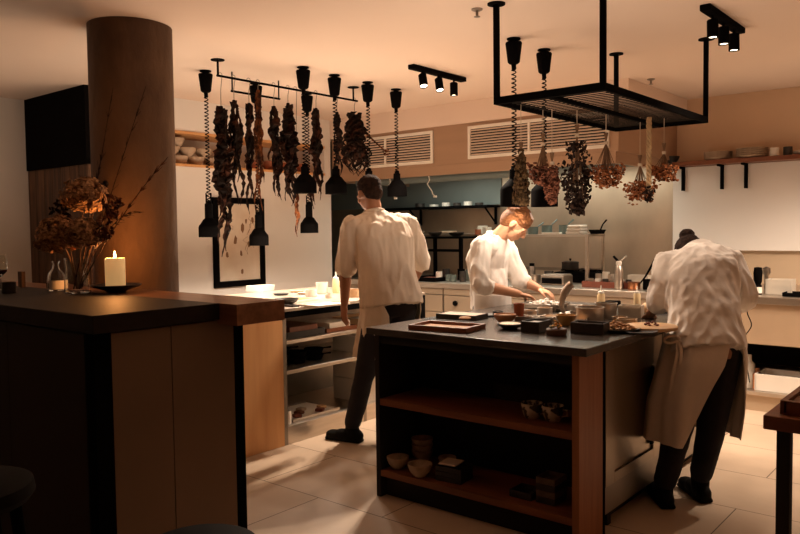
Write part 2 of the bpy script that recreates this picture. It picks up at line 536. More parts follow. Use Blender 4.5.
# ------------------------------------------------------------------ pendants
def pendant(loc, zs, style, label, group, power, ztop=H, lit=True):
    """retractable heat lamp; zs = height of the rim of its shade"""
    x, y = 0, 0
    r = root('heat_lamp', (0, 0, 0), label, 'pendant lamp', group)
    t = MB()
    t.lathe([(0, 0), (0.045, 0), (0.045, -0.008), (0.02, -0.014), (0.012, -0.03), (0, -0.03)], (0, 0, ztop), 24)
    t.build('ceiling_rose', black_metal, r, True)
    k = MB()
    k.lathe([(0, 0), (0.052, 0), (0.055, -0.008), (0.040, -0.13), (0.030, -0.14), (0.016, -0.145), (0.014, -0.18), (0, -0.18)], (0, 0, ztop - 0.025), 24)
    k.build('cord_housing', black_metal, r, True)
    zt = ztop - 0.20
    if style == 'bell': neck = 0.19; R = 0.082; body = 0.095
    elif style == 'drum': neck = 0.13; R = 0.088; body = 0.095
    else: neck = 0.14; R = 0.094; body = 0.13
    zn = zs + body + neck
    turns = int((zt - zn) / 0.027)
    pts = []
    N = turns * 8
    for i in range(N + 1):
        a = 2 * PI * i / 8
        z = zt + 0.01 + (zn - 0.01 - zt) * i / N
        pts.append((0.0145 * math.cos(a), 0.0145 * math.sin(a), z))
    MB().tube(pts, 0.0042, 5).build('coiled_cord', black_metal, r, True)
    s = MB()
    dome = 0.055
    prof = [(0, zn), (0.020, zn), (0.022, zn - 0.02), (0.031, zn - 0.024), (0.032, zs + body + dome * .95), (0.046, zs + body + dome * .75), (R * .80, zs + body + dome * .18), (R * .95, zs + body - .004), (R, zs + body - .02), (R, zs), (R - .005, zs), (R - .005, zs + body - .02), (R * .75, zs + body + .008), (0.03, zs + body + .02), (0, zs + body + .02)]
    s.lathe(prof, (0, 0, 0), 40)
    so = s.build('shade', black_metal, r, True)
    if style == 'bell' :
        for sg in (-1, 1):
            g = MB().cyl((sg * 0.030, 0, zn - 0.03), (sg * 0.030, 0, zn + 0.06), 0.006, n=8)
            g.build('guide_rod', black_metal, so)
    MB().ball((0, 0, zs + 0.055), 0.036, 2).build('bulb', bulb_m, r, True)
    r.location = loc
    l = lamp('SPOT', 'heat_lamp_light', (loc[0], loc[1], zs + 0.012), power, WARM2, spot_size=math.radians(150), spot_blend=0.4, shadow_soft_size=0.035, target=(loc[0], loc[1], 0))
    return r


G1 = 'heat lamps over the pass counter'
G2 = 'pendant lamps over the island'
PASS_W, ISLE_W = 25, 12
pendant((-4.90, 3.60, 0), 1.41, 'bell', 'black heat lamp hanging nearest the column, leftmost of all', G1, PASS_W)
pendant((-5.00, 4.18, 0), 1.33, 'bell', 'black heat lamp hanging lowest, in front of the framed picture', G1, PASS_W)
pendant((-5.03, 4.80, 0), 1.43, 'bell', 'small looking black heat lamp hanging right of the framed picture', G1, PASS_W)
pendant((-4.25, 4.02, 0), 1.74, 'drum', 'black drum heat lamp left of a pair hanging side by side at rack height', G1, PASS_W)
pendant((-4.28, 4.39, 0), 1.745, 'drum', 'black drum heat lamp right of the pair, next to the moving cook', G1, PASS_W)
pendant((-4.28, 4.79, 0), 1.75, 'drum', 'black heat lamp mostly hidden by the bushy bundle above the moving cook', G1, PASS_W)
pendant((-4.31, 5.20, 0), 1.75, 'drum', 'black heat lamp hanging last in row, right of the moving cook', G1, PASS_W)
pendant((-2.60, 4.36, 0), 1.595, 'large', 'black domed pendant lamp directly above the cook with auburn hair', G2, 9)
pendant((-2.60, 4.77, 0), 1.60, 'large', 'black domed pendant lamp to the right, over the steel trays of the island', G2, 17)

# ------------------------------------------------------------------ ceiling rack
RX0, RX1, RY0, RY1, RZ = -2.285, -1.628, 3.61, 5.25, 2.142
rk = root('hanging_rack', ((RX0 + RX1) / 2, (RY0 + RY1) / 2, RZ), 'black metal rack hanging from the ceiling above the island, dried flowers below', 'ceiling rack')
f = MB()
bw = 0.022
f.box(RX0, RX1, RY0, RY0 + bw, RZ, RZ + 0.04, 0.002)
f.box(RX0, RX1, RY1 - bw, RY1, RZ, RZ + 0.04, 0.002)
f.box(RX0, RX0 + bw, RY0 + bw, RY1 - bw, RZ, RZ + 0.04, 0.002)
f.box(RX1 - bw, RX1, RY0 + bw, RY1 - bw, RZ, RZ + 0.04, 0.002)
f.box(-1.96, -1.935, RY0 + bw, RY1 - bw, RZ - 0.004, RZ + 0.02, 0.002)
f.build('frame', black_metal, rk)
b = MB()
yy = RY0 + 0.06
while yy < RY1 - 0.04:
    b.cyl((RX0 + 0.01, yy, RZ + 0.024), (RX1 - 0.01, yy, RZ + 0.024), 0.0036, n=6)
    yy += 0.052
b.build('grill_bars', mat('dull_black_bars', (.012, .009, .007), .7, spec=.2), rk)
for (x, y) in ((RX0 + 0.014, RY0 + 0.014), (RX1 - 0.014, RY0 + 0.014), (RX0 + 0.014, RY1 - 0.014), (RX1 - 0.014, RY1 - 0.014)):
    p = MB().box(x - 0.014, x + 0.014, y - 0.014, y + 0.014, RZ + 0.04, H - 0.008, 0.002)
    po = p.build('post', black_metal, rk)
    MB().lathe([(0, 0), (0.05, 0), (0.05, 0.008), (0, 0.008)], (x, y, H - 0.008), 24).build('flange', black_metal, po)

# ------------------------------------------------------------------ hanging rail of the pass
RA, RB_ = V((-4.52, 3.34, 2.62)), V((-4.52, 4.82, 2.53))
zr = 2.585
rl = root('hanging_rail', (-4.52, 4.05, zr), 'thin black ceiling rail from which the dark dried bundles hang', 'hanging rail')
r_ = MB().tube([(-4.52, 3.42, zr), (-4.52, 4.92, zr)], 0.009, 8)
r_.build('rail', black_metal, rl, True)
for y in (3.43, 4.87):
    MB().cyl((-4.52, y, zr), (-4.52, y, H), 0.008).lathe([(0, 0), (0.05, 0), (0.05, 0.006), (0, 0.006)], (-4.52, y, H - 0.006), 20).build('bracket', black_metal, rl)
rl2 = root('hanging_rail', (-4.78, 4.0, 2.55), 'short black rail behind the long one, between the first bundles', 'hanging rail')
MB().tube([(-4.78, 3.75, 2.55), (-4.78, 4.25, 2.55)], 0.009, 8).build('rail', black_metal, rl2, True)
for y in (3.76, 4.24):
    MB().cyl((-4.78, y, 2.55), (-4.78, y, H), 0.006).build('bracket', black_metal, rl2)


# ------------------------------------------------------------------ dried bundles
def ribbon(mb, rng, top, L, wid, wander, curl=1.0, segs=None):
    """one ragged dried leaf: a creased, twisting strip with thickness"""
    segs = segs or max(8, int(L / 0.02))
    ang = rng.uniform(0, PI)
    p = V(top)
    dx, dy = rng.uniform(-1, 1) * wander, rng.uniform(-1, 1) * wander
    rows = []
    ph = rng.uniform(0, 6)
    for i in range(segs + 1):
        t = i / segs
        ang += rng.uniform(-0.5, 0.5) * curl
        ww = wid * 1.25 * (0.30 + 0.9 * math.sin(PI * min(1, t * 0.9 + 0.12))) * rng.uniform(0.35, 1.45)
        if t > 0.9: ww *= (1 - t) * 8 + 0.2
        p2 = p + V((dx * t + math.sin(ph + t * 13) * wander * .5, dy * t + math.cos(ph + t * 11) * wander * .5, -L * t))
        d = V((math.cos(ang), math.sin(ang), rng.uniform(-0.2, 0.2)))
        nn = V((-d.y, d.x, 0))
        cr = rng.uniform(-0.4, 0.4) * ww
        th = 0.0022
        a, b_, c_ = p2 - d * ww * 0.5, p2 + nn * cr, p2 + d * ww * 0.5
        rows.append([mb.bm.verts.new(q) for q in (a + nn * th, b_ + nn * th, c_ + nn * th, c_ - nn * th, b_ - nn * th, a - nn * th)])
    for r0, r1 in zip(rows, rows[1:]):
        for k in range(6):
            mb.bm.faces.new((r0[k], r1[k], r1[(k + 1) % 6], r0[(k + 1) % 6]))
    mb.bm.faces.new(rows[0][::-1])
    mb.bm.faces.new(rows[-1])


def hook(mb, top, bot):
    t, b_ = V(top), V(bot)
    mid = (t + b_) / 2
    pts = []
    for i in range(9):
        a = PI * (i / 8)
        pts.append(t + V((0, -0.016 * math.cos(a), 0.016 * math.sin(a) - 0.004)))
    pts.append(mid)
    pts.append(b_)
    mb.tube(pts, 0.0028, 6)


def kelp(px, ytop, ybot, wpx, material, label, seed, n=7, xplane=-4.52, wander=0.03, leaf=None):
    rng = random.Random(seed)
    a = at(px, ytop, x=xplane)
    b_ = at(px, ybot, x=xplane)
    wpm = abs((at(px + wpx / 2, ytop, x=xplane) - at(px - wpx / 2, ytop, x=xplane)).length) * 0.78
    L = a.z - b_.z
    r = root('dried_bundle', (a.x, a.y, a.z), label, 'dried bundle', 'dark dried bundles on the rail')
    hk = MB()
    railz = zr if xplane == -4.52 else 2.55
    hook(hk, (a.x, a.y, railz + 0.012), (a.x, a.y, a.z - 0.01))
    hk.build('hook', steel_dark, r, True)
    s = MB()
    for i in range(n):
        off = V((rng.uniform(-0.5, 0.5) * wpm * 0.35, rng.uniform(-0.5, 0.5) * wpm * 0.4, -rng.uniform(0, 0.05)))
        ribbon(s, rng, a + off, L * (rng.uniform(0.55, 1.0) if i else 1.0), (leaf or wpm * 0.30), wpm * 0.24)
    s.lathe([(0, 0.0), (0.012, 0.0), (0.018, -0.03), (0.012, -0.06), (0, -0.06)], a, 8)
    s.build('leaves', material, r)
    return r


kelp(221, 106, 252, 22, kelp_m, 'longest black-brown dried bundle, first from the left beside the leftmost lamp', 1, 11)
kelp(234, 100, 205, 14, kelp_m, 'slim black dried bundle, second from the left on the rail', 2, 7)
kelp(249, 103, 212, 13, kelp_m, 'narrow black dried bundle, third from the left on the rail', 3, 6)
kelp(258, 90, 208, 11, kelp_red, 'reddish brown narrow dried bundle left of the middle gap', 4, 6)
kelp(274, 106, 195, 14, kelp_m, 'black dried bundle right of the reddish one, on the rail', 5, 7)
kelp(288, 103, 203, 20, kelp_m, 'forked dark bundle with ragged ends, just left of the paired lamps', 6, 9)
kelp(297, 186, 233, 6, kelp_red, 'short rusty strand dangling under the left paired lamp', 7, 4)
kelp(316, 108, 204, 14, kelp_m, 'dark curled bundle between the two paired lamps', 8, 7)
kelp(337, 112, 172, 10, kelp_m, 'short thin dark bundle just above the right paired lamp', 9, 5)


def bush(a, L, R, material, leaf, n, rng, mb, squash=1.0):
    for i in range(n):
        t = rng.random() ** 0.7
        an = rng.uniform(0, 2 * PI)
        rr = R * (0.25 + 0.75 * math.sin(PI * min(0.97, 0.15 + t * 0.75))) * rng.uniform(0.3, 1.0)
        c = V(a) + V((rr * math.cos(an), rr * math.sin(an), -L * t))
        q = Quaternion((rng.uniform(-1, 1), rng.uniform(-1, 1), rng.uniform(-1, 1), rng.uniform(-1, 1))).normalized()
        mb.ball(c, leaf * rng.uniform(0.5, 1.2), 1, (1, 0.55, 0.25), 0.35, rng, q)


p = at(354.5, 112, x=-4.52)
rg = random.Random(20)
r = root('dried_bundle', p, 'wide bushy black bundle with a twig poking right, last on the rail', 'dried bundle', 'dark dried bundles on the rail')
hk = MB(); hook(hk, (p.x, p.y, zr + 0.012), p); hk.build('hook', steel_dark, r, True)
s = MB()
for i in range(26):
    ribbon(s, rg, p + V((rg.uniform(-.012, .012), rg.uniform(-.012, .012), -rg.uniform(0, .03))), rg.uniform(0.30, 0.56), 0.040, 0.075, .7)
for i in range(240):
    t = rg.random() ** .7
    an = rg.uniform(0, 2 * PI)
    rr = .13 * t * math.sqrt(rg.random())
    q4 = Quaternion((rg.uniform(-1, 1), rg.uniform(-1, 1), rg.uniform(-1, 1), rg.uniform(-1, 1))).normalized()
    s.ball(p + V((rr * math.cos(an), rr * math.sin(an), -.03 - .40 * t)), .022 * rg.uniform(.5, 1.2), 1, (1, .55, .25), .35, rg, q4)
s.build('leaves', kelp_m, r)
tw = MB()
e = at(386, 152, x=-4.52)
tw.tube([p + V((0, .03, -.10)), p + V((0, .12, -.16)), e], [0.012, 0.009, 0.006], 6)
bush(e + V((0, 0, 0.03)), 0.06, 0.035, kelp_red, 0.015, 26, rg, tw)
tw.build('twig', kelp_red, r)


def flower_bunch(px, ytop, ybot, wpx, d, style, fm, label, seed, tie_y=None):
    """bunch hung head-down from the rack: string, tied stems, flower heads"""
    rng = random.Random(seed)
    a = at(px, ytop, d=d)
    b_ = at(px, ybot, d=d)
    L = a.z - b_.z
    R = wpx / FPX * d * 0.5
    r = root('dried_flower_bunch', a, label, 'dried flowers', 'dried flower bunches under the rack')
    MB().tube([(a.x, a.y, RZ + 0.03), a], 0.0022, 5).build('string', string_m, r)
    st = MB()
    heads = []
    ns = 26
    for i in range(ns):
        an = 2 * PI * i / ns + rng.uniform(-.2, .2)
        k = rng.uniform(0.2, 1.0)
        end = a + V((R * 0.8 * k * math.cos(an), R * 0.8 * k * math.sin(an), -L * rng.uniform(0.55, 0.92)))
        up_ = a + V((-0.012 * math.cos(an), -0.012 * math.sin(an), 0.045))
        st.tube([up_, a + V((0, 0, -0.02)), a.lerp(end, 0.6) + V((0, 0, -0.02)), end], [0.0025, 0.0025, 0.002, 0.0015], 5)
        heads.append(end)
    st.build('stems', stem_m, r)
    MB().lathe([(0, 0), (0.014, 0), (0.014, -0.018), (0, -0.018)], a + V((0, 0, -0.01)), 10).build('tie', string_m, r)
    f = MB()
    if style == 'cone':
        for i in range(420):
            t = rng.random()
            an = rng.uniform(0, 2 * PI)
            rr = R * (0.30 + 0.75 * t) * (1 if t > .12 else .6) * math.sqrt(rng.random())
            f.ball(a + V((rr * math.cos(an), rr * math.sin(an), -L * t)), rng.uniform(0.006, 0.013), 1, (1, .6, 1.3), 0.4, rng)
    elif style == 'dome':
        for e_ in heads:
            for i in range(9):
                f.ball(e_ + V((rng.gauss(0, .016), rng.gauss(0, .016), rng.gauss(0, .014))), rng.uniform(0.006, 0.013), 1, (1, 1, .6), 0.4, rng)
        for i in range(150):
            an = rng.uniform(0, 2 * PI)
            t = rng.random() ** 0.6
            rr = R * math.sqrt(rng.random())
            zz = -L * (0.45 + 0.5 * t * math.sqrt(max(0.05, 1 - (rr / R) ** 2 * 0.8)))
            q = Quaternion((rng.uniform(-1, 1), rng.uniform(-1, 1), rng.uniform(-1, 1), rng.uniform(-1, 1))).normalized()
            f.ball(a + V((rr * math.cos(an), rr * math.sin(an), zz)), rng.uniform(0.006, 0.014), 1, (1, 1, .5), 0.4, rng, q)
    else:
        bush(a + V((0, 0, -0.05)), L - 0.05, R, fm, 0.019, 520, rng, f)
    f.build('flower_heads', fm, r)
    return r


flower_bunch(521, 150, 204, 19, 4.40, 'cone', olive_m, 'conical olive-brown herb bunch in front of the left island lamp', 31)
flower_bunch(543, 141, 190, 30, 4.58, 'dome', pink_m, 'dusty pink flower bunch above the right island lamp', 32)
flower_bunch(552, 160, 203, 14, 4.55, 'leaf', pink_m, 'narrow brown leafy bunch beside the right island lamp', 38)
flower_bunch(577, 132, 214, 32, 4.60, 'leaf', dark_leaf, 'largest and darkest leafy bunch, hanging lowest under the rack', 33)
flower_bunch(606, 140, 190, 36, 4.75, 'dome', red_m, 'rust red flower bunch right of the darkest leafy bunch', 34)
flower_bunch(640, 162, 202, 32, 4.95, 'dome', red_m, 'rust red flower bunch hanging above the bending cook, lowest of the red ones', 35)
flower_bunch(664, 150, 182, 28, 5.0, 'dome', red_m, 'small rust red bunch nearest the wooden shelf', 36)
a = at(649, 127, d=4.85); b_ = at(649, 192, d=4.85)
r = root('straw_plait', (a.x, a.y, b_.z), 'pale plaited straw hanging vertically under the rack', 'straw plait')
s = MB()
for k in range(3):
    s.tube([(a.x + 0.010 * math.cos(t * 0.8 + k * 2.1), a.y + 0.010 * math.sin(t * 0.8 + k * 2.1), a.z + 0.06 + (b_.z - a.z - 0.06) * t / 40) for t in range(41)], 0.009, 6)
s.build('plait', straw_m, r)
s = MB(); rg = random.Random(4)
bush(b_ + V((0, 0, 0.04)), 0.10, 0.04, dark_leaf, 0.014, 60, rg, s)
s.build('flower_heads', dark_leaf, r)
# a metal clip holding leaves seen under the rack
p0, p1 = at(590, 150, d=4.9), at(576, 143, d=4.8)

# ------------------------------------------------------------------ bar counter
BX, BY0 = -2.77, 1.48
bar = root('bar_counter', (-4.0, 1.9, 0), 'dark bar counter at left with black stone top and brown panels', 'bar counter')
body = MB().box(-7.0, BX - 0.04, BY0 + 0.03, 2.22, 0.0, 1.055)
body.build('body', black_matte, bar)
pn = MB()
pn.box(BX - 0.04, BX - 0.02, BY0 + 0.085, 1.838, 0.0, 1.05, 0.001)
pn.box(BX - 0.04, BX - 0.02, 1.842, 2.17, 0.0, 1.05, 0.001)
pn.build('side_panel', panel_brown, bar)
pn = MB()
for i in range(6):
    pn.box(BX - 0.09 - 0.7 * (i + 1), BX - 0.093 - 0.7 * i, BY0 + 0.01, BY0 + 0.03, 0.0, 1.05, 0.001)
pn.build('front_panel', panel_shaded, bar)
MB().box(BX - 0.085, BX - 0.018, BY0 + 0.01, BY0 + 0.085, 0, 1.055, 0.002).build('corner_post', black_metal, bar)
MB().box(BX - 0.06, BX - 0.018, 2.172, 2.225, 0, 1.05, 0.002).build('end_post', black_metal, bar)
MB().box(-7.0, BX, BY0, 2.08, 1.057, 1.13, 0.003).build('stone_top', slab, bar)
w = MB()
w.poly([(-7.0, 2.082, 1.035), (BX + 0.12, 2.082, 1.035), (BX + 0.12, 2.36, 1.035), (-3.85, 2.36, 1.035), (-3.95, 2.29, 1.035), (-7.0, 2.29, 1.035)], (0, 0, 0.094))
w.build('wooden_board', bar_wood, bar)

# ------------------------------------------------------------------ pass counter (worktop .93)
PX0, PX1, PY0, PY1, PT = -5.05, -3.79, 2.62, 4.92, 0.93
ps = root('prep_counter', ((PX0 + PX1) / 2, 4.0, 0), 'long steel prep counter under the heat lamps with open shelves and wooden end panel', 'prep counter')
MB().box(PX0, PX1, PY0, PY1, PT - 0.022, PT, 0.003).build('worktop', mat('pale_worktop', (0.42, 0.35, 0.28), 0.4, 0.3, var=0.1), ps)
MB().box(PX1 - 0.03, PX1 - 0.002, 3.38, PY1, PT - 0.065, PT - 0.023, 0.002).build('edge_rail', black_metal, ps)
MB().box(PX1 - 0.04, PX1 - 0.005, 3.02, 3.36, 0.002, PT - 0.05, 0.002).build('wooden_panel', oak, ps)
MB().box(PX1 - 0.03, PX1 - 0.015, 2.99, 3.015, 0.0, PT - 0.03).build('end_trim', black_metal, ps)
for bb in ((PX1 - 0.045, PX1 - 0.01, 3.365, 3.395, 0, PT - 0.025), (PX0, PX0 + 0.03, 3.365, 3.395, 0, PT - 0.025), (PX1 - 0.045, PX1 - 0.01, 4.16, 4.19, 0, PT - 0.065), (PX0, PX0 + 0.03, 4.16, 4.19, 0, PT - 0.065)):
    MB().box(*bb).build('upright', steel_dark, ps)
MB().box(PX1 - 0.045, PX1, PY1 - 0.045, PY1, 0, PT - 0.025).build('leg', black_metal, ps)
MB().box(PX0, PX0 + 0.045, PY1 - 0.045, PY1, 0, PT - 0.025).build('leg', black_metal, ps)
MB().box(PX0 + 0.002, PX1 - 0.012, 3.37, PY1 - 0.05, 0.0, 0.10).build('plinth', steel, ps)
MB().box(PX0 + 0.002, PX1 - 0.012, 3.395, PY1 - 0.05, 0.10, 0.125, 0.002).build('bottom_shelf', steel, ps)
MB().box(PX0 + 0.002, PX1 - 0.012, 3.395, PY1 - 0.05, 0.48, 0.505, 0.003).build('shelf', steel, ps)
MB().box(PX0 + 0.002, PX1 - 0.012, 3.395, PY1 - 0.05, 0.685, 0.71, 0.003).build('shelf', steel, ps)
MB().box(PX0 + 0.55, PX0 + 0.56, 3.395, PY1 - 0.05, 0.125, PT - 0.025).build('back_panel', steel_dark, ps)

# ------------------------------------------------------------------ island
IX0, IX1, IY0, IY1, IT = -2.69, -1.42, 2.97, 4.85, 0.93
isl = root('kitchen_island', ((IX0 + IX1) / 2, 3.9, 0), 'kitchen island with black stone top, open wooden shelves in front and steel side', 'kitchen island')
MB().box(IX0, IX1, IY0, IY1, IT - 0.036, IT, 0.003).build('stone_top', mat('island_stone', (0.06, 0.05, 0.043), 0.24, var=0.25, scale=9, bump=.03, spec=.8), isl)
bx0, bx1, by0 = IX0 + 0.012, IX1 - 0.06, IY0 + 0.055
s = MB()
s.box(bx0, bx0 + 0.03, by0, 3.44, 0.0, IT - 0.037, 0.002)
s.build('left_panel', black_matte, isl)
s = MB().box(bx1 - 0.035, bx1, by0, 3.27, 0.0, IT - 0.037, 0.002)
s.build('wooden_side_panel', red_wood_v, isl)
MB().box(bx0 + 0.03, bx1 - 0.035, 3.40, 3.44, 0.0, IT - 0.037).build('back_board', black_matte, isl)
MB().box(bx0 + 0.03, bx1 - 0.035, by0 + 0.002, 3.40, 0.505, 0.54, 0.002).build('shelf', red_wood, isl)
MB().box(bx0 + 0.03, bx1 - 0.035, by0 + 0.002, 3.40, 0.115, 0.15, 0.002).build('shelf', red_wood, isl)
MB().box(bx0 + 0.03, bx1 - 0.036, by0 + 0.012, by0 + 0.03, 0.84, IT - 0.037).build('top_rail', black_matte, isl)
MB().box(bx0 + 0.03, bx1 - 0.036, by0 + 0.05, by0 + 0.07, 0.0, 0.10).build('kick_board', black_matte, isl)
MB().box(bx0, bx1 - 0.03, 3.442, IY1 - 0.04, 0.08, IT - 0.037).build('steel_body', steel_dark, isl)
MB().box(bx0 + 0.05, bx1 - 0.08, 3.442, IY1 - 0.08, 0.0, 0.08).build('plinth', black_matte, isl)
MB().box(bx1 - 0.034, bx1 - 0.002, 3.272, 3.30, 0.0, IT - 0.037).build('edge_strip', black_metal, isl)
for (ya, yb) in ((3.305, 4.02), (4.03, 4.80)):  # island doors
    d = MB()
    d.box(bx1 - 0.028, bx1 - 0.012, ya, yb, 0.22, IT - 0.06, 0.002)
    d.box(bx1 - 0.012, bx1, ya, ya + 0.10, 0.22, IT - 0.06, 0.002)
    d.box(bx1 - 0.012, bx1, yb - 0.12, yb, 0.22, IT - 0.06, 0.002)
    d.box(bx1 - 0.012, bx1, ya + 0.10, yb - 0.12, IT - 0.21, IT - 0.06, 0.002)
    d.box(bx1 - 0.012, bx1, ya + 0.10, yb - 0.12, 0.22, 0.27, 0.002)
    do = d.build('door', mat('dark_door_steel', (.30, .24, .18), .32, .8, var=.15, scale=1.5), isl)
    MB().box(bx1 - 0.006, bx1 + 0.006, yb - 0.16, yb - 0.125, 0.30, IT - 0.22, 0.002).build('handle', black_metal, do)
MB().box(bx1 - 0.03, bx1 - 0.013, 3.305, 4.80, 0.08, 0.215).build('kick_panel', steel_dark, isl)


# ------------------------------------------------------------------ small ware builders
def bowl(name, c, r, h, material, label, cat='bowl', group=None, fill=None, fillname='filling', n=32):
    c = V(c)
    t = 0.006
    prof = [(0, 0), (r * 0.45, 0), (r * 0.5, h * 0.04), (r * 0.82, h * 0.42), (r * 0.97, h * 0.8), (r, h), (r - t, h), (r * 0.93 - t, h * 0.78), (r * 0.78 - t, h * 0.42), (r * 0.45, h * 0.12), (0, h * 0.10)]
    o = MB().lathe(prof, c, n).build(name, material, None, True)
    tag(o, label, cat, group)
    if fill:
        f = MB().lathe([(0, 0), (r * 0.84, 0), (r * 0.80, 0.012), (0, 0.02)], c + V((0, 0, h * 0.60)), 20)
        f.build(fillname, fill, o, True)
    return o


def tub(name, c, r, h, material, label, cat, group=None, fill=None, r2=None, fillname='contents', lvl=0.8):
    c = V(c); r2 = r2 or r; t = 0.004
    prof = [(0, 0), (r2 - .003, 0), (r2, .003), (r, h), (r - t, h), (r2 - t, 0.006), (0, 0.006)]
    o = MB().lathe(prof, c, 28).build(name, material, None, True)
    tag(o, label, cat, group)
    if fill:
        rr = r2 + (r - r2) * lvl - t
        MB().lathe([(0, 0.004), (r2 - t - .001, 0.0075), (rr - .001, h * lvl), (0, h * lvl + 0.004)], c, 24).build(fillname, fill, o, True)
    return o


def tray(name, c, sx, sy, h, material, label, cat, rot=0.0, group=None, fill=None, t=0.006, bev=0.003, fillname='contents', fh=None, base=0.006):
    c = V(c)
    s = MB()
    s.box(c.x - sx / 2, c.x + sx / 2, c.y - sy / 2, c.y + sy / 2, c.z, c.z + base, 0.001, rot, c)
    s.box(c.x - sx / 2, c.x - sx / 2 + t, c.y - sy / 2, c.y + sy / 2, c.z + base * 0.5, c.z + h, bev * 0.5, rot, c)
    s.box(c.x + sx / 2 - t, c.x + sx / 2, c.y - sy / 2, c.y + sy / 2, c.z + base * 0.5, c.z + h, bev * 0.5, rot, c)
    s.box(c.x - sx / 2 + t * .5, c.x + sx / 2 - t * .5, c.y - sy / 2, c.y - sy / 2 + t, c.z + base * 0.5, c.z + h - .0005, bev * 0.5, rot, c)
    s.box(c.x - sx / 2 + t * .5, c.x + sx / 2 - t * .5, c.y + sy / 2 - t, c.y + sy / 2, c.z + base * 0.5, c.z + h - .0005, bev * 0.5, rot, c)
    o = s.build(name, material)
    tag(o, label, cat, group)
    if fill:
        fh = fh or h * 0.6
        MB().box(c.x - sx / 2 + t + .001, c.x + sx / 2 - t - .001, c.y - sy / 2 + t + .001, c.y + sy / 2 - t - .001, c.z + base, c.z + fh, 0.002, rot, c).build(fillname, fill, o)
    return o


def crumbs(c, rx, ry, h, n, size, seed, material, parent, name='food'):
    rng = random.Random(seed)
    s = MB()
    for i in range(n):
        a, k = rng.uniform(0, 2 * PI), math.sqrt(rng.random())
        s.ball(V(c) + V((rx * k * math.cos(a), ry * k * math.sin(a), h * (1 - k * k) * rng.random() + size * .5)), size * rng.uniform(.6, 1.1), 1, (1, 1, .7), 0.25, rng)
    return s.build(name, material, parent)


def plate_stack(c, r, n, material, label_fn, group, dz=0.012, h=0.018):
    for i in range(n):
        z = c[2] + i * dz
        prof = [(0, 0), (r * 0.6, 0), (r * 0.7, 0.004), (r, h), (r - .001, h + .004), (r * 0.7, 0.009), (0, 0.006)]
        o = MB().lathe(prof, (c[0], c[1], z), 36).build('plate', material, None, True)
        tag(o, label_fn(i, n), 'plate', group)


def squeeze(c, label, scale=1.0, group='squeeze bottles'):
    c = V(c)
    r = root('squeeze_bottle', c, label, 'squeeze bottle', group)
    k = scale
    MB().lathe([(0, 0), (.028 * k, 0), (.030 * k, .004 * k), (.030 * k, .10 * k), (.024 * k, .115 * k), (0, .115 * k)], c, 24).build('bottle_body', cream, r, True)
    MB().lathe([(0, .1155 * k), (.025 * k, .1155 * k), (.025 * k, .128 * k), (.009 * k, .136 * k), (.003 * k, .18 * k), (0, .18 * k)], c, 20).build('nozzle_cap', white_plastic, r, True)
    return r


def pot(c, r, h, material, label, cat='pot', handle=None, group=None, lid=False):
    c = V(c)
    ro = root('cooking_pot', c, label, cat, group)
    MB().lathe([(0, 0), (r - .003, 0), (r, .004), (r, h), (r + .004, h), (r + .004, h + .003), (r - .004, h + .003), (r - .004, .006), (0, .006)], c, 32).build('pot_body', material, ro, True)
    if handle is not None:
        d = V(handle).normalized()
        z = V((0, 0, h * .8))
        MB().tube([c + z + d * r, c + z + d * (r * 1.5) + V((0, 0, .008)), c + z + d * (r * 2.2) + V((0, 0, .02))], [.009, .009, .010], 8, 0.6).build('handle', material, ro, True)
    if lid:
        lo = MB().lathe([(0, h + .004), (r + .003, h + .004), (r + .003, h + .008), (r * .5, h + .018), (0, h + .02)], c, 32).build('lid', material, ro, True)
        MB().lathe([(0, h + .02), (.006, h + .02), (.014, h + .035), (.010, h + .042), (0, h + .043)], c, 16).build('knob', black_metal, lo, True)
    return ro


def frying_pan(c, r, d, material, label, group=None, rise=0.04, hl=0.2):
    c = V(c)
    ro = root('frying_pan', c, label, 'frying pan', group)
    MB().lathe([(0, 0), (r * .75, 0), (r, .04), (r - .003, .042), (r * .74, .005), (0, .005)], c, 32).build('pan_body', material, ro, True)
    d = V(d).normalized()
    MB().tube([c + d * (r - .005) + V((0, 0, .034)), c + d * (r + hl * .4) + V((0, 0, .034 + rise * .6)), c + d * (r + hl) + V((0, 0, .034 + rise))], [.008, .008, .011], 8, 0.5).build('handle', material, ro, True)
    return ro

# ------------------------------------------------------------------ bowls in the wall recess
RZS = 2.096
k = 0
where = ['nearest the column', 'second from the column', 'third from the column', 'fourth from the column', 'fifth from the column', 'sixth from the column']
for i, y in enumerate((4.05, 4.235, 4.42, 4.605, 4.79)):
    bowl('bowl', (XL - 0.13, y, RZS), 0.088, 0.082, stoneware, 'beige bowl on the recessed wall shelf, bottom row, %s' % where[i], group='bowls in the wall recess')
for i, y in enumerate((4.14, 4.325, 4.51)):
    bowl('bowl', (XL - 0.13, y, RZS + 0.0835), 0.088, 0.082, stoneware, 'beige bowl on the recessed wall shelf, middle row, %s' % where[i], group='bowls in the wall recess')
bowl('bowl', (XL - 0.13, 4.20, RZS + 0.167), 0.086, 0.082, stoneware, 'beige bowl topping the pile on the recessed wall shelf beside the column', group='bowls in the wall recess')
for i, (y, rr) in enumerate(((5.15, .07), (5.36, .08), (5.60, .07), (5.83, .08))):
    bowl('bowl', (XL - 0.14, y, RZS), rr, 0.10, terracotta, 'brown bowl on the recessed wall shelf behind the dried bundles, %s' % ['leftmost', 'second', 'third', 'rightmost'][i], group='brown bowls in the wall recess')

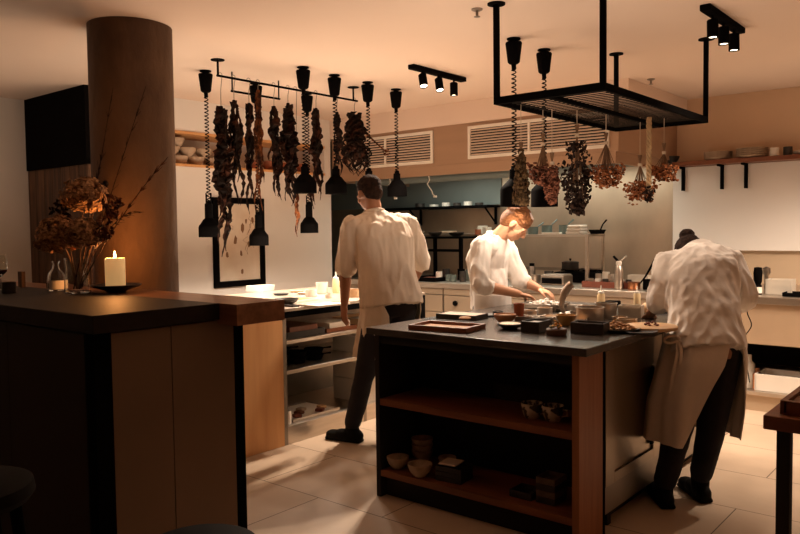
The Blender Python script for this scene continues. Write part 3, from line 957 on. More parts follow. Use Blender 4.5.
# ------------------------------------------------------------------ framed picture
fr = root('framed_picture', (XL, 4.82, 0.90), 'tall dark-framed picture with loose brown marks on the white wall', 'picture')
y0, y1, z0, z1 = 4.50, 5.14, 0.90, 1.79
f = MB(); t = 0.06
f.box(XL, XL + 0.03, y0, y1, z0, z0 + t, 0.003); f.box(XL, XL + 0.03, y0, y1, z1 - t, z1, 0.003)
f.box(XL, XL + 0.0295, y0, y0 + t, z0 + t * .5, z1 - t * .5, 0.003); f.box(XL, XL + 0.0295, y1 - t, y1, z0 + t * .5, z1 - t * .5, 0.003)
f.build('frame', black_metal, fr)
MB().box(XL + 0.004, XL + 0.012, y0 + t, y1 - t, z0 + t, z1 - t).build('canvas', canvas_m, fr)
g = random.Random(5)
for i in range(9):
    s = MB()
    yy, zz = g.uniform(y0 + .14, y1 - .14), g.uniform(z0 + .14, z1 - .14)
    s.ball((XL + 0.0125, yy, zz), g.uniform(.018, .035), 1, (.05, .7, 1.5), .3, g)
    s.build('brush_mark', brown_paint, fr)
for i in range(7):
    s = MB()
    yy, zz = g.uniform(y0 + .12, y1 - .12), g.uniform(z0 + .16, z1 - .3)
    s.tube([(XL + 0.0125, yy + g.uniform(-.03, .03) * j, zz + .035 * j) for j in range(5)], .002, 4)
    s.build('brush_line', brown_paint, fr)

# ------------------------------------------------------------------ wall shelf at the right
ws = root('wall_shelf', (-1.2, 7.45, 2.02), 'dark wooden wall shelf with black brackets above the pale cladding, plates on it', 'shelf')
MB().box(-2.62, 0.4, 7.35, 7.6, 2.032, 2.072, 0.003).build('board', red_wood, ws)
for px in (681, 720, 744):
    x = at(px, 190, y=7.45).x
    q = MB().box(x - .014, x + .014, 7.495, 7.529, 1.80, 2.031, 0.002)
    q.box(x - .013, x + .013, 7.38, 7.50, 2.012, 2.031, 0.002)
    q.build('bracket', black_metal, ws)
SZ = 2.073
bowl('bowl', (at(672, 160, y=7.47).x, 7.46, SZ), 0.075, 0.065, stone_dark, 'dark bowl at the left end of the wooden wall shelf', group=None)
x = at(718, 157, y=7.46).x
plate_stack((x, 7.465, SZ), 0.13, 5, stoneware, lambda i, n: 'flat beige plate, %s in the left stack on the wooden wall shelf' % ['lowest', 'second lowest', 'middle', 'second highest', 'topmost'][i], 'left plate stack on the wall shelf', 0.014)
x = at(752, 154, y=7.46).x
plate_stack((x, 7.465, SZ), 0.14, 5, stoneware, lambda i, n: 'pale plate, %s in the right taller stack on the wooden wall shelf' % ['lowest', 'second lowest', 'middle', 'second highest', 'topmost'][i], 'right plate stack on the wall shelf', 0.017)
x = at(775, 150, y=7.44).x
tub('cup', (x, 7.42, SZ), .038, .075, white_plastic, 'pale cup right of the plate stacks on the wooden wall shelf', 'cup')
tub('cup', (x + .10, 7.47, SZ), .038, .08, stone_dark, 'black cup behind the pale cup on the wooden wall shelf', 'cup')
x = at(795, 150, y=7.44).x
plate_stack((x + .10, 7.47, SZ), 0.12, 2, white_plastic, lambda i, n: 'white plate at the right picture edge on the wooden wall shelf, %s of two' % ['lower', 'upper'][i], 'white plates on the wall shelf', 0.014)

# ------------------------------------------------------------------ back line: worktop and cabinets
CT = 0.90
CY = 6.20
wt = MB().box(-6.0, 0.5, CY, 7.584, CT - 0.03, CT, 0.003)
wt.box(-6.0, 0.5, CY, CY + 0.012, CT - 0.055, CT - 0.025, 0.002)
one('steel_worktop', wt, steel, 'long steel worktop running along the whole back wall', 'worktop')


def cabinet(x0, x1, label, kind):
    r = root('steel_cabinet', ((x0 + x1) / 2, 6.8, 0), label, 'cabinet', 'steel cabinets under the back worktop')
    MB().box(x0 + .002, x1 - .002, CY + .04, 7.55, 0.10, CT - .031).build('carcass', steel_dark, r)
    MB().box(x0 + .002, x1 - .002, CY + .09, 7.5, 0.0, 0.10).build('plinth', black_matte, r)
    MB().box(x0 + .002, x1 - .002, CY + .015, CY + .04, CT - .12, CT - .058, .003).build('fascia', steel_paint, r)
    w_ = (x1 - x0)
    nd = 2 if w_ > 1 else 1
    for i in range(nd):
        a, b_ = x0 + w_ * i / nd + .006, x0 + w_ * (i + 1) / nd - .006
        d = MB().box(a, b_, CY + .015, CY + .038, CT - .30, CT - .128, .004).build('drawer', steel_paint, r)
        MB().lathe([(0, 0), (.022, 0), (.026, .01), (.024, .028), (0, .03)], ((a + a + .30) / 2 if nd == 1 else (a + b_) / 2, CY + .015, CT - .20), 24, (0, -1, 0)).build('knob', black_metal, d, True)
        d = MB().box(a, b_, CY + .015, CY + .038, .11, CT - .306, .004).build('door', steel_paint, r)
        MB().tube([(a + .05, CY + .015, .30), (a + .05, CY - .008, .31), (a + .05, CY - .008, .49), (a + .05, CY + .015, .50)], .006, 8).build('handle', steel, d, True)


cabinet(-6.0, -5.28, 'steel cabinet under the back worktop, furthest left behind the moving cook', 0)
cabinet(-5.28, -4.56, 'steel cabinet with dark tray above, behind the moving cook', 0)
cabinet(-4.55, -3.60, 'steel cabinet with round black knob left of the auburn haired cook', 0)
cabinet(-3.59, -2.10, 'wide steel cabinet under the back worktop behind the island trays', 0)
oc = root('open_counter_base', (-0.8, 6.8, 0), 'beige counter base with an open dark shelf below at the right', 'counter')
MB().box(-2.09, 0.5, CY + .02, CY + .05, .53, CT - .031, .003).build('front_panel', mat('tan_front_panel', (0.44, 0.31, 0.20), 0.7, var=.04), oc)
MB().box(-2.09, 0.5, CY + .052, 7.55, .53, .56).build('inner_floor', steel_dark, oc)
MB().box(-2.09, 0.5, CY + .02, 7.5, .13, .16, .003).build('lower_shelf', steel, oc)
MB().box(-2.09, 0.5, CY + .06, CY + .08, 0, .128).build('kick_board', tile_beige, oc)
MB().box(-2.09, 0.5, 7.52, 7.55, .16, .53).build('back_panel', black_matte, oc)
MB().box(-2.09, -2.06, CY + .03, 7.5, .16, .53).build('side_panel', steel_dark, oc)

# ------------------------------------------------------------------ open shelves on the back wall
sh = root('black_shelf', (-5.4, 7.45, 1.70), 'black shelf with angled bracket under the hood, behind the moving cook', 'shelf')
MB().box(-6.4, -4.72, 7.30, 7.598, 1.70, 1.725, .002).build('board', black_metal, sh)
for x in (-4.78, -5.9):
    q = MB().box(x - .012, x + .012, 7.575, 7.598, 1.50, 1.70)
    q.tube([(x, 7.585, 1.52), (x, 7.36, 1.695)], .011, 6)
    q.build('bracket', black_metal, sh)
g = random.Random(12)
for i, (px, mt_, hh, rr, lb) in enumerate(((420, stone_dark, .05, .06, 'low dark tub'), (434, white_plastic, .03, .055, 'flat white tub'), (446, white_plastic, .045, .05, 'white tub'), (457, stone_dark, .04, .05, 'black tub'), (468, white_plastic, .05, .05, 'taller white tub'), (479, stone_dark, .03, .05, 'flat black tub'))):
    tub('food_tub', (at(px, 205, y=7.42).x, 7.42, 1.726), rr, hh, mt_, lb + ' on the black shelf under the hood, ' + ['leftmost', 'second from left', 'third from left', 'fourth from left', 'fifth from left', 'rightmost'][i], 'tub', 'tubs on the black shelf')
ls = root('wire_shelf', (-5.3, 7.35, 1.38), 'thin steel shelf below the black bracket shelf on the back wall', 'shelf')
MB().box(-6.4, -4.80, 7.2, 7.598, 1.385, 1.395, .002).build('board', steel, ls)
for x in (-4.85, -5.9):
    MB().tube([(x, 7.595, 1.25), (x, 7.25, 1.384)], .006, 6).build('bracket', steel_dark, ls)
for i, (px, lb) in enumerate(((415, 'left'), (447, 'right'))):
    plate_stack((at(px, 232, y=7.36).x, 7.38, 1.397), .11, 2, stoneware, lambda j, n, lb=lb: 'plate on the thin steel shelf, %s pile, %s' % (lb, ['lower', 'upper'][j]), 'plates on the thin steel shelf', .01)
for i, px in enumerate((478, 488)):
    tub('food_tub', (at(px, 230, y=7.3).x, 7.40, 1.397 if px < 480 else 1.396), .06, .09, plastic_clear, '%s cloudy tub at the end of the thin steel shelf beside the cook' % ['left', 'right'][i], 'tub', 'cloudy tubs on the steel shelf') if px < 480 else None

# steel gantry over the back line
GX0, GX1, GY0, GY1, GZ = -4.56, -3.26, 6.86, 7.25, 1.36
ga = root('steel_gantry', (-3.9, 7.05, CT), 'steel shelf on four slim legs standing on the back worktop, pots on it', 'shelf unit')
MB().box(GX0, GX1, GY0, GY1, GZ, GZ + .025, .003).build('shelf', steel, ga)
for (x, y) in ((GX0 + .02, GY0 + .02), (GX1 - .02, GY0 + .02), (GX0 + .02, GY1 - .02), (GX1 - .02, GY1 - .02)):
    MB().box(x - .016, x + .016, y - .016, y + .016, CT + .001, GZ - .001, .002).build('leg', steel, ga)
MB().box(GX0 + .04, GX1 - .04, GY1 - .03, GY1 - .02, 1.0, 1.03).build('rear_rail', steel_dark, ga)
GS = GZ + .026
gy = 7.0


def gx(px): return at(px, 228, y=gy).x


pot((gx(533), gy, GS), .055, .075, teal_cer, 'small grey-green pot with raised handle, left on the steel gantry', 'pot', (.8, .4, .35), 'pots on the gantry')
pot((gx(547), gy, GS), .055, .09, teal_cer, 'taller grey-green pot second on the steel gantry', 'pot', (.8, .4, .5), 'pots on the gantry')
pot((gx(564), gy, GS), .052, .09, teal_cer, 'grey-green pot third on the steel gantry, handle to the right', 'pot', (.8, .3, .5), 'pots on the gantry')
tray('baking_dish', (gx(556), gy - .09, GS), .20, .06, .02, white_plastic, 'flat pale dish in front of the pots on the steel gantry', 'dish')
g = random.Random(8)
for i in range(3):
    o = MB().box(gx(577) - .085 + .01 * i, gx(577) + .08, gy - .09, gy + .08, GS + .0305 * i, GS + .03 + .0305 * i, .012)
    one('folded_towel', o, apron_cloth, 'folded beige towel on the steel gantry, %s of three' % ['lowest', 'middle', 'topmost'][i], 'towel', 'folded towels on the gantry', True)
frying_pan((gx(596), gy + .03, GS), .085, (.6, -.6, 0), black_metal, 'black frying pan with handle sticking up at the right end of the gantry', rise=.10, hl=.16)
tub('cup', (gx(505), gy, GS), .04, .07, teal_cer, 'grey-green beaker on the gantry behind the cook\'s head', 'beaker')
tub('cup', (gx(488), gy - .02, GS), .05, .08, plastic_clear, 'cloudy beaker at the left end of the gantry', 'beaker')
tub('cup', (gx(478), gy, GS), .035, .06, terracotta, 'small brown beaker at the left end of the gantry', 'beaker')

# black pot rack on the worktop
bk = root('black_pot_rack', (-4.95, 6.9, CT), 'black metal frame rack standing on the back worktop between the cooks', 'rack')
bxa, bxb, bya, byb = -5.35, -4.70, 6.75, 7.15
for (x, y) in ((bxa, bya), (bxb, bya), (bxa, byb), (bxb, byb)):
    MB().box(x - .018, x + .018, y - .018, y + .018, CT + .001, 1.345, .002).build('leg', black_metal, bk)
for z in (1.20, 1.345):
    q = MB()
    q.box(bxa - .018, bxb + .018, bya - .018, byb + .018, z, z + .022, .002) if z > 1.3 else (q.box(bxa + .019, bxb - .019, bya - .012, bya + .008, z, z + .03), )
    q.build('shelf' if z > 1.3 else 'cross_bar', black_metal, bk)
for i, (x, mt_, rr, hh) in enumerate(((-5.2, steel_dark, .08, .05), (-4.9, stone_dark, .09, .045))):
    bowl('mixing_bowl', (x, 6.95, 1.368), rr, hh, mt_, ['steel', 'dark'][i] + ' bowl lying on top of the black pot rack', group='bowls on the pot rack')


def wx(px, py=280, y=6.6): return at(px, py, y=y).x


# goods on the back worktop
W = CT + .001
tray('oven_tray', (wx(431, 282, 6.42), 6.45, W), .34, .36, .045, black_metal, 'black tray with dark red food on the back worktop behind the moving cook', 'tray', fill=red_box)
for i, (px, mt_, hh, lb) in enumerate(((449, white_plastic, .10, 'pale jar'), (457, teal_cer, .07, 'small blue-grey tub'), (463, teal_cer, .07, 'second blue-grey tub'), (471, stone_dark, .11, 'dark jar'))):
    tub('jar', (wx(px), 6.42 + .03 * (i % 2), W), .035, hh, mt_, lb + ' on the back worktop left of the auburn haired cook', 'jar', 'jars left of the cook')
for i, px in enumerate((453, 466, 476)):
    tub('jar', (wx(px, 278, 6.75), 6.62 + .04 * (i % 2), W), .04, .12, [stone_dark, black_metal, teal_cer][i], ['tall dark', 'tall black', 'tall green-grey'][i] + ' jar in the rear row left of the auburn haired cook', 'jar', 'rear jars left of the cook')
th = root('steel_flask', (wx(526, 283), 6.72, W), 'slim dark steel flask on the back worktop right of the auburn haired cook', 'flask')
MB().lathe([(0, 0), (.032, 0), (.034, .004), (.034, .15), (.028, .165), (0, .165)], (wx(526, 283), 6.72, W), 24).build('flask_body', steel_dark, th, True)
MB().lathe([(0, .1655), (.026, .1655), (.026, .195), (0, .197)], (wx(526, 283), 6.72, W), 20).build('cap', black_metal, th, True)
pot((wx(535, 284), 6.62, W), .045, .085, steel, 'small steel pot beside the slim flask on the back worktop', 'pot')
tub('jar', (wx(543, 284), 6.72, W), .045, .12, stone_dark, 'dark container between the small pot and the kitchen scale', 'container')
sc = root('kitchen_scale', (wx(557, 286), 6.62, W), 'low grey kitchen device with dark front on the back worktop', 'scale')
cx = wx(557, 286)
MB().box(cx - .14, cx + .11, 6.52, 6.72, W, W + .09, .008).build('scale_body', steel_dark, sc)
MB().box(cx - .12, cx + .09, 6.512, 6.519, W + .012, W + .065, .002).build('display', black_metal, sc)
MB().box(cx - .13, cx + .10, 6.53, 6.71, W + .091, W + .10, .003).build('plate', steel, sc)
# black hob with pan supports
cx = wx(580, 286, 6.8)
hb = root('gas_hob', (cx, 6.95, W), 'black gas hob on the back worktop under the gantry', 'hob')
MB().box(cx - .34, cx + .12, 6.905, 7.20, W, W + .10, .006).build('hob_body', black_metal, hb)
for i in range(2):
    q = MB(); xx = cx - .23 + .24 * i
    for a in range(4):
        dx, dy = math.cos(a * PI / 4) * .10, math.sin(a * PI / 4) * .10
        q.tube([(xx - dx, 7.05 - dy, W + .115), (xx + dx, 7.05 + dy, W + .115)], .006, 6)
    q.lathe([(0, .101), (.04, .101), (.035, .109), (0, .109)], (xx, 7.05, W), 20)
    q.build('burner_grate', black_metal, hb)
pot((cx - .23, 7.05, W + .122), .085, .07, stone_dark, 'low dark casserole on the left burner of the gas hob', 'pot', None, lid=True)
# low box with small tins in front of the gantry leg
cx = wx(609, 288, 6.5)
bxr = tray('tin_box', (cx, 6.5, W), .46, .16, .055, red_box, 'long red-brown box holding small tins on the back worktop', 'box')
for i in range(6):
    tub('spice_tin', (cx - .18 + .073 * i, 6.5, W + .0065), .028, .07, [steel, white_plastic, stone_dark][i % 3], 'small %s tin in the red-brown box, %s from the left' % (['steel', 'pale', 'dark'][i % 3], ['first', 'second', 'third', 'fourth', 'fifth', 'sixth'][i]), 'tin', 'spice tins in the box', fill=food_m)
for i, (px, mt_) in enumerate(((599, steel), (606, plastic_clear), (612, steel))):
    tub('jar', (wx(px, 280, 6.7), 6.70, W), .033, .11 + .02 * (i % 2), mt_, ['steel beaker behind the tin box, left', 'cloudy beaker behind the tin box, middle', 'steel beaker behind the tin box, right'][i], 'beaker', 'beakers behind the tin box')
c = (wx(622, 288, 6.45), 6.38, W)
sp = root('cream_siphon', c, 'tall steel siphon bottle standing right of the tin box', 'siphon bottle')
MB().lathe([(0, 0), (.036, 0), (.038, .006), (.038, .16), (.030, .20), (.022, .215), (0, .215)], c, 28).build('bottle_body', steel, sp, True)
MB().lathe([(0, .216), (.026, .216), (.026, .24), (.015, .25), (0, .25)], c, 20).build('head', white_plastic, sp, True)
MB().tube([V(c) + V((0, 0, .235)), V(c) + V((.045, .02, .285)), V(c) + V((.06, .03, .29))], .007, 8).build('lever', steel, sp, True)
MB().tube([V(c) + V((0, 0, .24)), V(c) + V((-.05, 0, .29))], .011, 10).build('charger_holder', black_metal, sp, True)
cx = wx(635, 289, 6.42)
sk = pot((cx - .01, 6.42, W), .055, .06, copper, 'small copper saucepan with a long black handle by the bending cook', 'pot')
MB().tube([(cx + .04, 6.43, W + .05), (cx + .08, 6.45, W + .11), (cx + .15, 6.5, W + .26)], [.006, .008, .015], 8, .5).build('handle', black_metal, sk, True)
tray('food_container', (wx(638, 280, 6.65), 6.70, W), .19, .12, .11, plastic_clear, 'clear plastic container behind the copper saucepan', 'container')
tub('jar', (wx(650, 290, 6.5), 6.45, W), .042, .09, black_metal, 'black cup between the copper saucepan and the bending cook', 'cup')
# right counter goods
c = (wx(757, 296, 6.4), 6.42, W)
bl = root('stick_blender', c, 'black upright stick blender on the right counter with hanging cord', 'blender')
MB().lathe([(0, 0), (.030, 0), (.030, .07), (.022, .085), (.030, .10), (.034, .17), (.028, .215), (0, .22)], c, 24).build('motor_housing', black_metal, bl, True)
MB().lathe([(.0305, .012), (.032, .012), (.032, .06), (.0305, .06)], c, 24).build('label_band', paper, bl, True)
pts = [V(c) + V((0, -.03, .02)), (c[0] - .01, 6.25, W + .012), (c[0] - .01, 6.175, W - .004), (c[0] - .012, 6.172, .78), (c[0] + .02, 6.17, .68), (c[0] - .03, 6.17, .58), (c[0] - .01, 6.172, .48), (c[0] - .02, 6.18, .40), (c[0] - .02, 6.24, .30), (c[0] - .02, 6.30, .20)]
cu = [V(p) for p in pts]
sm = []
for i in range(len(cu) - 1):
    p0 = cu[max(i - 1, 0)]; p1 = cu[i]; p2 = cu[i + 1]; p3 = cu[min(i + 2, len(cu) - 1)]
    for j in range(6):
        t = j / 6
        sm.append(0.5 * ((2 * p1) + (-p0 + p2) * t + (2 * p0 - 5 * p1 + 4 * p2 - p3) * t * t + (-p0 + 3 * p1 - 3 * p2 + p3) * t ** 3))
MB().tube(sm, .004, 6).build('cord', black_metal, bl, True)
c = (wx(764, 293, 6.55), 6.62, W)
mo = root('whisk_motor', c, 'dark steel topped mixer stick behind the black blender', 'blender')
MB().lathe([(0, 0), (.016, 0), (.016, .14), (.03, .16), (.03, .20), (0, .215)], c, 20).build('shaft', steel_dark, mo, True)
tray('food_container', (wx(779, 294, 6.5), 6.55, W), .19, .15, .12, plastic_clear, 'clear box with beige contents on the right counter', 'container', fill=cream, fh=.07)
tub('cup', (wx(746, 296, 6.4), 6.42, W), .035, .05, steel, 'small steel cup at the bending cook\'s right elbow', 'cup')
tray('oven_tray', (wx(797, 297, 6.35) + .03, 6.42, W), .26, .18, .03, black_metal, 'black tray with knives at the right picture edge on the counter', 'tray')
for i in range(2):
    x = wx(797, 297, 6.35) + .0 + .06 * i
    kn = root('kitchen_knife', (x, 6.42, W + .008), 'knife lying in the black tray at the right picture edge, %s one' % ['left', 'right'][i], 'knife', 'knives in the black tray')
    MB().box(x - .012, x + .012, 6.36, 6.42, W + .008, W + .022, .004).build('handle', black_metal, kn)
    MB().poly([(x - .012, 6.42, W + .014), (x + .012, 6.42, W + .014), (x + .008, 6.49, W + .014), (x - .012, 6.495, W + .014)], (0, 0, .002)).build('blade', steel, kn)
# shelf under the right counter
tray('plastic_crate', (at(800, 385, z=.17).x - .02, 6.42, .161), .46, .30, .13, white_plastic, 'white plastic crate on the low shelf under the right counter', 'crate', t=.012)
for i, (px, mt_, hh, rr, lb) in enumerate(((752, plastic_clear, .26, .045, 'tall cloudy bottle'), (760, copper, .16, .04, 'copper coloured canister'), (745, stone_dark, .22, .05, 'dark bucket'))):
    x = at(px, 388, y=6.45).x
    o = MB().lathe([(0, 0), (rr, 0), (rr, hh * .7), (rr * .45, hh * .82), (rr * .4, hh), (0, hh)], (x, 6.36 + .15 * (i == 2), .161), 24)
    one('bottle', o, mt_, lb + ' on the low shelf under the right counter', 'bottle', None, True)

# white wavy hangers under the hood
for i, (px, lb) in enumerate(((389, 'left pale bent hook hanging from the hood above the moving cook'), (428, 'right pale bent hook hanging from the hood edge'))):
    a = at(px, 178, y=6.35)
    q = MB().tube([(a.x, a.y, 2.06), (a.x + .02, a.y, 1.97), (a.x - .01, a.y, 1.93), (a.x + .05, a.y, 1.85), (a.x + .06, a.y, 1.82), (a.x + .09, a.y, 1.80)], .006, 6)
    q.lathe([(0, 0), (.02, 0), (.02, .02), (0, .02)], (a.x + .09, a.y, 1.785), 12)
    one('hanging_hook', q, white_plastic, lb, 'hook', 'hooks under the hood', True)

# ------------------------------------------------------------------ on the island top
T = IT + .0005


def on(px, py, z=T): return at(px, py, z=z)


c = on(447, 329)
wt = tray('wooden_tray', c, .34, .22, .026, red_wood, 'red-brown wooden serving tray at the front left corner of the island', 'tray', t=.014, fill=mat('tray_paper', (0.55, 0.33, 0.2), .8), fillname='liner', fh=.010, rot=.12)
c = on(462, 318)
tray('slate_tray', c, .26, .16, .028, stone_dark, 'black rectangular tray with pale slate behind the wooden tray', 'tray', fill=stoneware, fh=.026, fillname='slate', rot=.1)
o = MB().lathe([(0, 0), (.03, 0), (.055, .008), (.053, .010), (0, .004)], on(488, 316), 28)
one('plate', o, stone_dark, 'small dark plate between the slate tray and the wooden bowl', 'plate', None, True)
o = MB().lathe([(0, 0), (.03, .0), (.034, .006), (.026, .012), (0, .014)], on(465, 319, T + .027), 16)
one('food_portion', o, food_m, 'dark brown crisp lying on the pale slate of the black tray', 'food', None, True)
o = MB().lathe([(0, 0), (.02, 0), (.028, .006), (0, .012)], on(431, 322), 12)
one('round_lid', o, stone_dark, 'tiny dark lid lying behind the wooden tray on the island', 'lid', None, True)
bowl('wooden_bowl', on(505, 323), .062, .05, mat('turned_wood', (.40, .17, .06), .5, color2=(.52, .25, .10), scale=20), 'turned wooden bowl left of the terracotta beaker on the island', fill=food_m, fillname='contents')
c = on(519, 321)
tub('terracotta_beaker', c, .031, .10, terracotta, 'tall terracotta beaker standing behind the black round dish', 'beaker', r2=.024)
bowl('black_bowl', on(510, 329), .068, .030, stone_dark, 'low black round dish with pale cream in front of the terracotta beaker', 'bowl', fill=cream, fillname='cream')
c = on(536, 331)
tray('black_box', c, .10, .14, .055, stone_dark, 'black square box right of the low black dish', 'container', t=.006, rot=.05, fill=steel_dark, fh=.045)
tub('steel_ramekin', on(529, 318), .045, .045, steel, 'steel ramekin behind the black square box', 'ramekin', fill=food_m)
tub('steel_ramekin', on(545, 314), .045, .04, steel, 'steel ramekin right of the terracotta beaker, nearer the ladle', 'ramekin', fill=food_m)
c = on(556.5, 335)
st = root('wooden_stand', c, 'round dark wooden pot with colourful garnish near the island front edge', 'stand')
MB().lathe([(0, 0), (.046, 0), (.05, .008), (.05, .028), (.046, .032), (0, .032)], c, 32).build('stand_body', mat('dark_turned_wood', (.08, .035, .015), .5, color2=(.14, .06, .03), scale=15), st, True)
crumbs(V(c) + V((0, 0, .034)), .03, .03, .03, 16, .010, 3, greens, st, 'garnish')
crumbs(V(c) + V((0, 0, .040)), .022, .022, .03, 9, .009, 6, mat('yellow_petal', (.75, .35, .06), .7), st, 'petals')
tub('brass_bowl', on(566, 325), .055, .055, mat('brass', (.55, .32, .12), .35, 1.0), 'brass coloured bowl behind the round wooden pot', 'bowl', r2=.035, fill=food_m)
c = on(590, 333)
tray('black_terrine', c, .165, .10, .055, stone_dark, 'black rectangular terrine dish close to the island edge', 'dish', rot=.12, t=.008, fill=steel_dark, fh=.042)
c = on(617, 331)
pl = root('cookie_plate', c, 'dark plate heaped with brown crumbly pieces right of the terrine', 'plate')
MB().lathe([(0, 0), (.07, 0), (.115, .016), (.113, .019), (.068, .006), (0, .006)], c, 36).build('plate', stone_dark, pl, True)
crumbs(V(c) + V((0, 0, .010)), .085, .08, .035, 130, .011, 9, food_m, pl)
c = on(651, 329)
cb = root('cutting_board', c, 'round wooden cutting board under the bending cook\'s left hand', 'cutting board')
MB().lathe([(0, 0), (.125, 0), (.13, .004), (.13, .016), (.125, .02), (0, .02)], c, 40).build('board', cutboard, cb, True)
crumbs(V(c) + V((.01, -.02, .021)), .035, .02, .02, 22, .008, 11, red_box, cb)
o = MB().lathe([(0, 0), (.06, 0), (.085, .010), (.083, .012), (0, .004)], on(640, 333), 28)
one('plate', o, stone_dark, 'flat dark plate between the heaped plate and the round board', 'plate', None, True)
c = on(590, 321)
pot(c, .075, .075, steel, 'round steel pot in the middle of the island, shining side to the camera', 'pot')
c = on(606, 318)
pot(c, .06, .085, steel, 'second steel pot standing right against the first on the island', 'pot')
tray('steel_insert', on(574, 322), .15, .09, .022, steel, 'shallow steel insert between the ladle and the steel pots', 'tray', rot=.3, fill=food_m)
tray('steel_insert', on(556, 319), .16, .12, .02, steel, 'shallow steel insert in front of the ladle', 'tray', rot=.2, fill=food_m)
tray('plastic_container', on(631, 317), .13, .10, .07, plastic_clear, 'cloudy plastic box in front of the right squeeze bottle', 'container', rot=.2, fill=mat('beige_paste', (.50, .38, .27), .8), fh=.055)
o = MB().box(0, .16, 0, .008, 0, .002)
c = on(545, 310)
tr = root('food_tray', c, 'pale tray of white food in front of the auburn haired cook', 'tray')
q = MB(); q.box(c.x - .13, c.x + .13, c.y - .10, c.y + .10, c.z + .02, c.z + .026, .002, .2, c)
for s_ in (-1, 1):
    q.box(c.x - .13, c.x + .13, c.y + s_ * .10 - .003, c.y + s_ * .10 + .003, c.z + .02, c.z + .045, .002, .2, c)
    q.box(c.x + s_ * .13 - .003, c.x + s_ * .13 + .003, c.y - .10, c.y + .10, c.z + .02, c.z + .045, .002, .2, c)
q.box(c.x - .09, c.x + .09, c.y - .07, c.y + .07, c.z, c.z + .021, .002, .2, c)
q.build('tray_body', steel_dark, tr)
crumbs(V(c) + V((0, 0, .027)), .10, .075, .03, 60, .018, 21, white_plastic, tr)
for i, (px, py, sx, sy, mt_, lb) in enumerate(((528, 322, .13, .09, steel, 'shallow steel insert behind the black square box'), (543, 323, .12, .07, steel_dark, 'dull steel insert left of the brass coloured bowl'), (590, 311, .20, .08, steel, 'long steel insert behind the round steel pots'), (569, 310, .16, .06, white_plastic, 'narrow pale dish behind the steel tap'), (627, 325, .10, .07, stoneware, 'small beige dish between heaped plate and cloudy box'))):
    tray('steel_insert' if i < 3 else 'serving_dish', on(px, py), sx, sy, .035, mt_, lb, 'tray' if i < 3 else 'dish', rot=.25, fill=[food_m, cream, food_m, food_m, greens][i])
c = on(648, 314)
o = MB(); ell_ = None
o.ball(c + V((0, 0, .035)), .045, 3, (1, 1, .75))
one('bread_roll', o, mat('pale_dough', (.72, .48, .28), .7, var=.08), 'pale round loaf beside the bending cook\'s left hand', 'bread', None, True)
# curved steel tool: broad neck bending out of a base
c = on(569, 315)
ld = root('steel_spout', c, 'curved fat steel tap rising above the trays in the island middle', 'tap')
MB().lathe([(0, 0), (.055, 0), (.06, .004), (.058, .012), (.02, .022), (0, .022)], c, 32).build('base', steel, ld, True)
pp = [on(569, 315) + V((0, 0, .015))]
for (px, py) in ((556, 303), (556, 298), (559, 290), (563, 284), (569, 280)):
    pass
base = V(c)
ri = V((RT.x, RT.y, 0)).normalized()
pts = [base + V((0, 0, .015)) - ri * .03, base + V((0, 0, .05)) - ri * .045, base + V((0, 0, .09)) - ri * .042, base + V((0, 0, .13)) - ri * .028, base + V((0, 0, .165)) - ri * .006, base + V((0, 0, .185)) + ri * .016]
MB().tube(pts, [.014, .015, .018, .022, .024, .024], 14).build('spout', steel, ld, True)
squeeze(on(601, 308), 'cream filled squeeze bottle behind the steel pots on the island', .82)
squeeze(on(637, 306), 'cream filled squeeze bottle next to the bending cook\'s elbow', .74)
for i, (px, py, sx, mt_, lb) in enumerate(((583, 309, .20, white_plastic, 'pale folded cloth behind the steel spout'), (612, 306, .09, black_metal, 'small black box beside the left squeeze bottle'), (526, 312, .10, white_plastic, 'pale side plate near the cook\'s hands'))):
    c = on(px, py)
    if i == 2:
        o = MB().lathe([(0, 0), (.05, 0), (.07, .010), (.068, .012), (0, .004)], c, 28)
        one('plate', o, mt_, lb, 'plate', None, True)
    else:
        o = MB().box(c.x - sx / 2, c.x + sx / 2, c.y - .045, c.y + .045, c.z, c.z + (.022 if i == 0 else .035), .008, .3 if i == 0 else 0, c)
        one('folded_cloth' if i == 0 else 'small_box', o, mt_, lb, 'cloth' if i == 0 else 'box', None, True)
c = on(660, 313)
o = MB().box(c.x - .05, c.x + .05, c.y - .012, c.y + .012, c.z, c.z + .02, .004, .3, c)
one('blue_box', o, mat('blue_plastic', (.10, .16, .25), .5), 'small blue-grey box behind the round cutting board', 'box')
for i, (px, py, rr) in enumerate(((498, 316, .032), (583, 327, .035), (577, 316, .04), (620, 322, .04))):
    tub('small_dish', on(px, py), rr, .03, [stone_dark, terracotta, steel_dark, stoneware][i], ['little black dish behind the wooden bowl', 'little terracotta dish beside the terrine', 'little grey dish between the steel inserts', 'little beige dish in front of the cloudy box'][i], 'dish', 'little dishes on the island', fill=food_m)

# ------------------------------------------------------------------ on the island shelves
S2, S1 = .1505, .5405
g2 = 'bowls on the lower island shelf'


def onx(px, py, z): return at(px, py, z=z)


